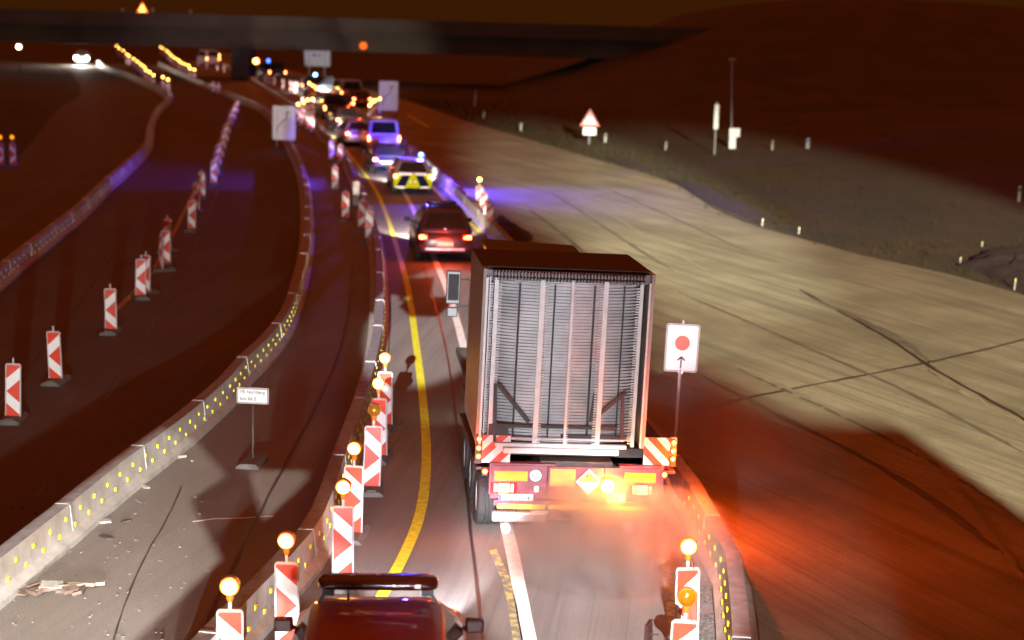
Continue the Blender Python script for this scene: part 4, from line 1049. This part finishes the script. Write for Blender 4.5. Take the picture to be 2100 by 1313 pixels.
b.prism([(0, 0, zc + h), (-sc_ / 2 * 1.0, 0, zc), (sc_ / 2 * 1.0, 0, zc)], (0, .06, 0), 0); b.poly([(0, -.01, zc + h * .78), (-sc_ * .3, -.01, zc + .12), (sc_ * .3, -.01, zc + .12)], 1)
b.build('panel', [principled('sign_red_painted_glow', (.8, .1, .03), .4, noise=0, emit=(1, .12, .02), es=2.5), principled('sign_yellow_painted_glow', (.9, .6, .1), .4, noise=0, emit=(1, .55, .08), es=6)], t)  # emission stands in for light that the sign face reflects
MB().cyl((0, .1, 0), (0, .1, zc + .3), .05, n=8).build('post', M_steel, t)
for px, lab in ((252, 'pale post left of the glowing triangle on the overpass'), (313, 'bluish post right of the glowing triangle on the overpass'), (391, 'small pale marker on the overpass right of the triangle')):
    v = at_depth(px, 24, YB + 3.2)
    t = empty('deck_post', (v.x, YB + 3.2, zg(YB) + zs + 2.1), 0, lab, 'post'); z = v.z - t.location.z
    MB().box((0, 0, z / 2), (.10, .06, z)).build('post', M_steel, t); MB().box((0, -.04, z), (.26, .04, .7 if px != 391 else .3)).build('marker', M_pale, t)
v = at_depth(745, 94, YB - .35)
t = empty('bridge_lamp', v, 0, 'dim orange lamp fixed to the overpass girder', 'lamp')
b = MB(); b.rev((0, 0, 0), (0, -1, 0), [(-.1, .42), (.0, .42), (.08, .3), (.1, .0005)], 18, 0); b.build('lens', principled('dim_orange_lit', (.8, .2, .02), .4, noise=0, emit=(1, .13, .004), es=1.1), t, smooth=True)
MB().box((0, .2, 0), (.3, .25, .3)).build('bracket', M_dark, t)

# the overpass the photographer stands on: it shades the near road from the floodlight
cb = empty('near_overpass', (0, -4, 0), 0, 'concrete overpass the picture is taken from, behind the camera', 'bridge')
MB().box((-24.7, -.2, 5.2), (70.6, 7.6, .9)).build('deck', M_brc, cb); MB().box((-24.7, 3.5, 6.145), (70.6, .3, 1.0)).build('parapet', M_brd, cb)
# added unseen panels, outlined to cut the crew lamp's beam into shape
def gobo(px, t):
    pts = [CREW.lerp(P(*p), t) for p in px]
    q = MB(); c0 = -Vector((0, -4, 0)); q.prism([p + c0 for p in pts], (0, .03, 0)); return q
gobo([(249, 1345), (455, 1152), (390, 1030), (467, 978), (400, 905), (300, 880), (300, 600), (1000, 600), (1000, 966), (502, 966), (527, 1048), (537, 1078), (537, 2500), (249, 2500)], .12).build('gobo_panel', M_dark, cb)
gobo([(536, 1078), (632, 988), (632, 960), (1500, 960), (1500, 2500), (536, 2500)], .118).build('gobo_panel', M_dark, cb)
gobo([(-30, 1185), (80, 1096), (224, 988), (343, 898), (440, 822), (420, 600), (-600, 600), (-600, 1800), (-150, 1310)], .13).build('gobo_panel', M_dark, cb)
MB().box((-30, 0, 2.4), (1.5, 4, 4.8)).build('pier', M_brd, cb)

# ---------------------------------------------------------------- earth, debris
M_soil = principled('shade_dark_soil', (.035, .022, .016), .95, noise=.5, scale=2.5, bump=.8)  # dark colour stands in for the shadow of bank and ditch
def mound(px_outline, hgt, name):
    pts = [P(*p) for p in px_outline]; c = sum(pts, Vector()) / len(pts); n = len(pts) * 4
    ring = []
    for i in range(n):
        a = pts[i // 4]; bb = pts[(i // 4 + 1) % len(pts)]; ring.append(a.lerp(bb, (i % 4) / 4))
    jit = [random.uniform(.9, 1.1) for _ in range(n)]
    b = MB(); vs = []; lev = [1, .9, .78, .65, .52, .39, .26, .13, .03]
    for f in lev:
        for i, p in enumerate(ring):
            q = c.lerp(p, f * (1 + (jit[i] - 1) * f)); hh_ = (1 - f ** 2.2)
            nz = math.sin(q.x * 5.1 + q.y * 2.3) * .10 + math.sin(q.x * 2.2 - q.y * 3.7) * .14 + random.uniform(-.08, .08)
            vs.append((q.x, q.y, zg(q.y) - (.02 if f == 1 else -.02) + hgt * hh_ * (1 + nz)))
    fs = []
    for k in range(len(lev) - 1):
        for i in range(n): fs.append((k * n + i, k * n + (i + 1) % n, (k + 1) * n + (i + 1) % n, (k + 1) * n + i))
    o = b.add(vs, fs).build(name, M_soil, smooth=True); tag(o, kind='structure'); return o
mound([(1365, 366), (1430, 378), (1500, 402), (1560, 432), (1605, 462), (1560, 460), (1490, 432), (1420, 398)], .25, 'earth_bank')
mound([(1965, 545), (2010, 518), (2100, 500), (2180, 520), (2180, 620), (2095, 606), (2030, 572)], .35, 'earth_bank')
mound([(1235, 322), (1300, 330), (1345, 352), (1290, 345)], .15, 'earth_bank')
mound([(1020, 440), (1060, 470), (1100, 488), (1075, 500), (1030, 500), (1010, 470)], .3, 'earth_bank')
M_conc2 = principled('broken_concrete', (.24, .225, .20), .8, noise=.3, scale=15)
# wheel ruts and stones on the gravel
M_rut = surface('rutted_soil', (.13, .115, .07), (.17, .155, .095), (.07, .06, .035), -24, .95, 12, 1.2, .7, 3.0)
M_spoil = surface('crumbled_soil', (.34, .32, .21), (.26, .24, .15), (.16, .14, .08), -24, .95, 12, 1.2, .6, 3.0)
def rut(px, w, hgt, mat):
    c_ = curve_px(px, .35); nn = normals(c_); b_ = MB(); prev = None
    for i, (p, n_) in enumerate(zip(c_, nn)):
        ww = w * random.uniform(.55, 1.15) * min(1, i / 6, (len(c_) - 1 - i) / 6) + .01; hh_ = hgt * random.uniform(.3, 1.2); o2 = random.uniform(-.05, .05)
        row = [Vector((q.x, q.y, zg(q.y) + .012 + z)) for q, z in ((p - n_ * ww, 0), (p + n_ * (o2 - ww * .3), hh_), (p + n_ * (o2 + ww * .3), hh_ * random.uniform(.4, 1)), (p + n_ * ww, 0))]
        if prev:
            for j in range(3): b_.add([prev[j], prev[j + 1], row[j + 1], row[j]], [(0, 1, 2, 3)])
        prev = row
    o = b_.build('wheel_rut', mat); tag(o, kind='structure')
for px, w, hh, mt in [([(1425, 765), (1600, 855), (1760, 935), (1900, 1020), (2020, 1110), (2110, 1185)], .10, .02, M_rut),
    ([(1500, 750), (1660, 820), (1830, 900), (1980, 985), (2110, 1070)], .14, .025, M_spoil), ([(1510, 757), (1670, 828), (1840, 910), (1990, 997), (2110, 1083)], .07, .015, M_rut),
    ([(1390, 600), (1520, 655), (1680, 725), (1850, 800), (2100, 930)], .07, .012, M_rut), ([(1660, 610), (1760, 655), (1850, 700), (1905, 742)], .16, .03, M_rut),
    ([(1130, 395), (1200, 440), (1290, 500), (1380, 556)], .08, .012, M_rut), ([(1180, 400), (1260, 445), (1350, 500), (1450, 555)], .07, .012, M_spoil), ([(1085, 430), (1140, 470), (1200, 520)], .10, .015, M_rut),
    ([(1240, 385), (1330, 425), (1430, 470), (1540, 520)], .06, .012, M_rut), ([(1880, 930), (1960, 1010), (2030, 1100), (2110, 1200)], .22, .03, M_spoil), ([(1905, 760), (1990, 812), (2110, 878)], .13, .025, M_spoil)]:
    rut(px, w, hh, mt)
# rough grass on the verge beyond the gravel
cl = cRE; m = MB()
for i in range(9000):
    k = random.randrange(3, len(cl) - 2); p = cl[k].lerp(cl[k + 1], random.random()); n_ = normals([cl[k], cl[k + 1]])[0]
    d_ = random.uniform(-.6, 1) ** 1 * 1.0 + random.expovariate(.16); q = p + n_ * d_
    if q.y < 22 or q.y > 150: continue
    z0 = zg(q.y) + ghill(q.x, q.y); hgt_ = random.uniform(.08, .28)
    for _ in range(3):
        a = random.uniform(0, 6.28); u = Vector((math.cos(a), math.sin(a), 0)); le = Vector((random.uniform(-.1, .1), random.uniform(-.1, .1), hgt_))
        o_ = Vector((q.x + random.uniform(-.08, .08), q.y + random.uniform(-.08, .08), z0 - .03))
        m.add([o_ - u * .02, o_ + u * .02, o_ + le], [(0, 1, 2)])
o = m.build('verge_grass', principled('dry_grass', (.036, .034, .011), .95, noise=.5, scale=.6, spec=.1)); tag(o, kind='stuff')
# scrap heap by the left barrier
t = empty('debris_heap', P(95, 1215), R(20), 'heap of broken wood and sheeting by the left barrier', 'debris')
M_wood = principled('old_wood', (.12, .08, .06), .8, noise=.5, scale=12)
for i in range(14):
    m = MB(); m.box((random.uniform(-.45, .45), random.uniform(-.22, .22), random.uniform(.02, .09)), (random.uniform(.08, .35), random.uniform(.04, .14), random.uniform(.015, .06)), 0, Matrix.Rotation(random.uniform(0, 3), 3, 'Z') @ Matrix.Rotation(random.uniform(-.4, .4), 3, 'X'))
    m.build('plank', M_wood, t)
for a_, b_ in (((.15, -.1, .1), (.75, .02, .05)), ((.3, .12, .06), (.6, -.15, .1))): MB().bar(a_, b_, .03, .045).build('batten', principled('pale_batten', (.20, .16, .12), .8, noise=.3, scale=12), t)
m = MB(); m.prism([(-.1, -.1, .10), (.2, -.14, .08), (.22, .05, .11), (-.05, .08, .13)], (0, 0, .012)); m.build('plastic_sheet', M_conc2, t)
for x, y, lab, s in ((215, 1072, 'pale scrap lying at the barrier foot left of the kilometre sign', .09), (258, 1071, 'dark bent scrap with a bright end on the median strip', .08), (370, 938, 'white scrap leaning at the foot of the barrier', .10), (300, 1000, 'white chip of concrete at the foot of the barrier', .07), (395, 946, 'small light scrap right of the white scrap at the barrier foot', .05), (220, 1103, 'flat dark strip with a pale edge on the median strip', .1)):
    o = MB().prism([(-s, -s * .5, 0), (s * .9, -s * .6, 0), (s * 1.1, s * .4, 0), (-.2 * s, s * .7, 0), (-s, s * .2, 0)], (0.01, 0.02, s * .35)).build('scrap', M_conc2 if 'dark' not in lab else M_tar)
    o.location = P(x, y, .012); o.rotation_euler = (random.uniform(-.15, .15), random.uniform(-.1, .1), random.uniform(0, 3)); tag(o, lab, 'scrap', 'scraps by the left barrier')
m = MB()
for i in range(130):
    q = P(random.uniform(20, 440), random.uniform(1020, 1330)); r = random.uniform(.005, .018)
    m.box((q.x, q.y, zg(q.y) + .012 + r * .4), (r * 2, r * 1.5, r), 0, Matrix.Rotation(random.uniform(0, 3), 3, 'Z'))
for i in range(500):
    q = P(random.uniform(1400, 1480), random.uniform(1150, 1340)); r = random.uniform(.006, .022)
    m.box((q.x, q.y, zg(q.y) + .018 + r * .4), (r * 2, r * 1.5, r), 0, Matrix.Rotation(random.uniform(0, 3), 3, 'Z'))
o = m.build('loose_gravel', principled('gravel_chips', (.10, .095, .09), .8, noise=.4, scale=20)); tag(o, kind='stuff')

# ---------------------------------------------------------------- exhaust smoke
def volume(name, c, d, dens, col, seedoff, aniso=.35, scale=1.1):
    me = MB().rev(c, (0, 0, 1), [(-d[2] / 2, .001), (-d[2] * .45, .6), (-.2 * d[2], .95), (.1 * d[2], 1.0), (.33 * d[2], .7), (.45 * d[2], .35), (d[2] / 2, .001)], 24)
    o = me.build(name, None, smooth=True); o.data.materials.clear()
    for v in o.data.vertices: v.co.x = c[0] + (v.co.x - c[0]) * d[0] / 2; v.co.y = c[1] + (v.co.y - c[1]) * d[1] / 2
    m = bpy.data.materials.new(name); m.use_nodes = True; n = m.node_tree; n.nodes.clear()
    out = n.nodes.new('ShaderNodeOutputMaterial'); pv_ = n.nodes.new('ShaderNodeVolumePrincipled'); n.links.new(pv_.outputs[0], out.inputs['Volume'])
    pv_.inputs['Color'].default_value = (*col, 1); pv_.inputs['Anisotropy'].default_value = aniso
    g_ = n.nodes.new('ShaderNodeNewGeometry'); no = n.nodes.new('ShaderNodeTexNoise'); no.inputs['Scale'].default_value = scale; no.inputs['Detail'].default_value = 4; no.inputs['Distortion'].default_value = .8
    mp = n.nodes.new('ShaderNodeMapping'); mp.inputs['Location'].default_value = (seedoff, 0, 0); n.links.new(g_.outputs['Position'], mp.inputs[0]); n.links.new(mp.outputs[0], no.inputs['Vector'])
    # thins out towards the edge of the plume
    ms = n.nodes.new('ShaderNodeMapping'); ms.vector_type = 'POINT'
    ms.inputs['Location'].default_value = tuple(-c[i] * 2 / d[i] for i in range(3)); ms.inputs['Scale'].default_value = tuple(2 / d[i] for i in range(3)); n.links.new(g_.outputs['Position'], ms.inputs[0])
    le = n.nodes.new('ShaderNodeVectorMath'); le.operation = 'LENGTH'; n.links.new(ms.outputs[0], le.inputs[0])
    fa = n.nodes.new('ShaderNodeMapRange'); fa.inputs[1].default_value = .05; fa.inputs[2].default_value = 1.0; fa.inputs[3].default_value = 1; fa.inputs[4].default_value = 0; n.links.new(le.outputs['Value'], fa.inputs[0])
    mr = n.nodes.new('ShaderNodeMapRange'); mr.inputs[1].default_value = .44; mr.inputs[2].default_value = .66; mr.inputs[3].default_value = .04; mr.inputs[4].default_value = 1.0; n.links.new(no.outputs['Fac'], mr.inputs[0])
    mu = n.nodes.new('ShaderNodeMath'); mu.operation = 'MULTIPLY'; n.links.new(fa.outputs[0], mu.inputs[0]); n.links.new(mr.outputs[0], mu.inputs[1])
    m2 = n.nodes.new('ShaderNodeMath'); m2.operation = 'MULTIPLY'; m2.inputs[1].default_value = dens; n.links.new(mu.outputs[0], m2.inputs[0]); n.links.new(m2.outputs[0], pv_.inputs['Density'])
    o.data.materials.append(m); tag(o, kind='stuff'); return o
q = P(1250, 1170)
volume('exhaust_smoke', (q.x + .1, q.y - .25, .62), (3.8, 4.4, 1.35), 6.0, (.95, .92, .9), 3.0)
q = P(1440, 1020)
volume('exhaust_smoke', (q.x + .5, q.y + .6, 1.1), (4.4, 4.2, 2.3), .6, (.95, .9, .88), 9.0, scale=.5)
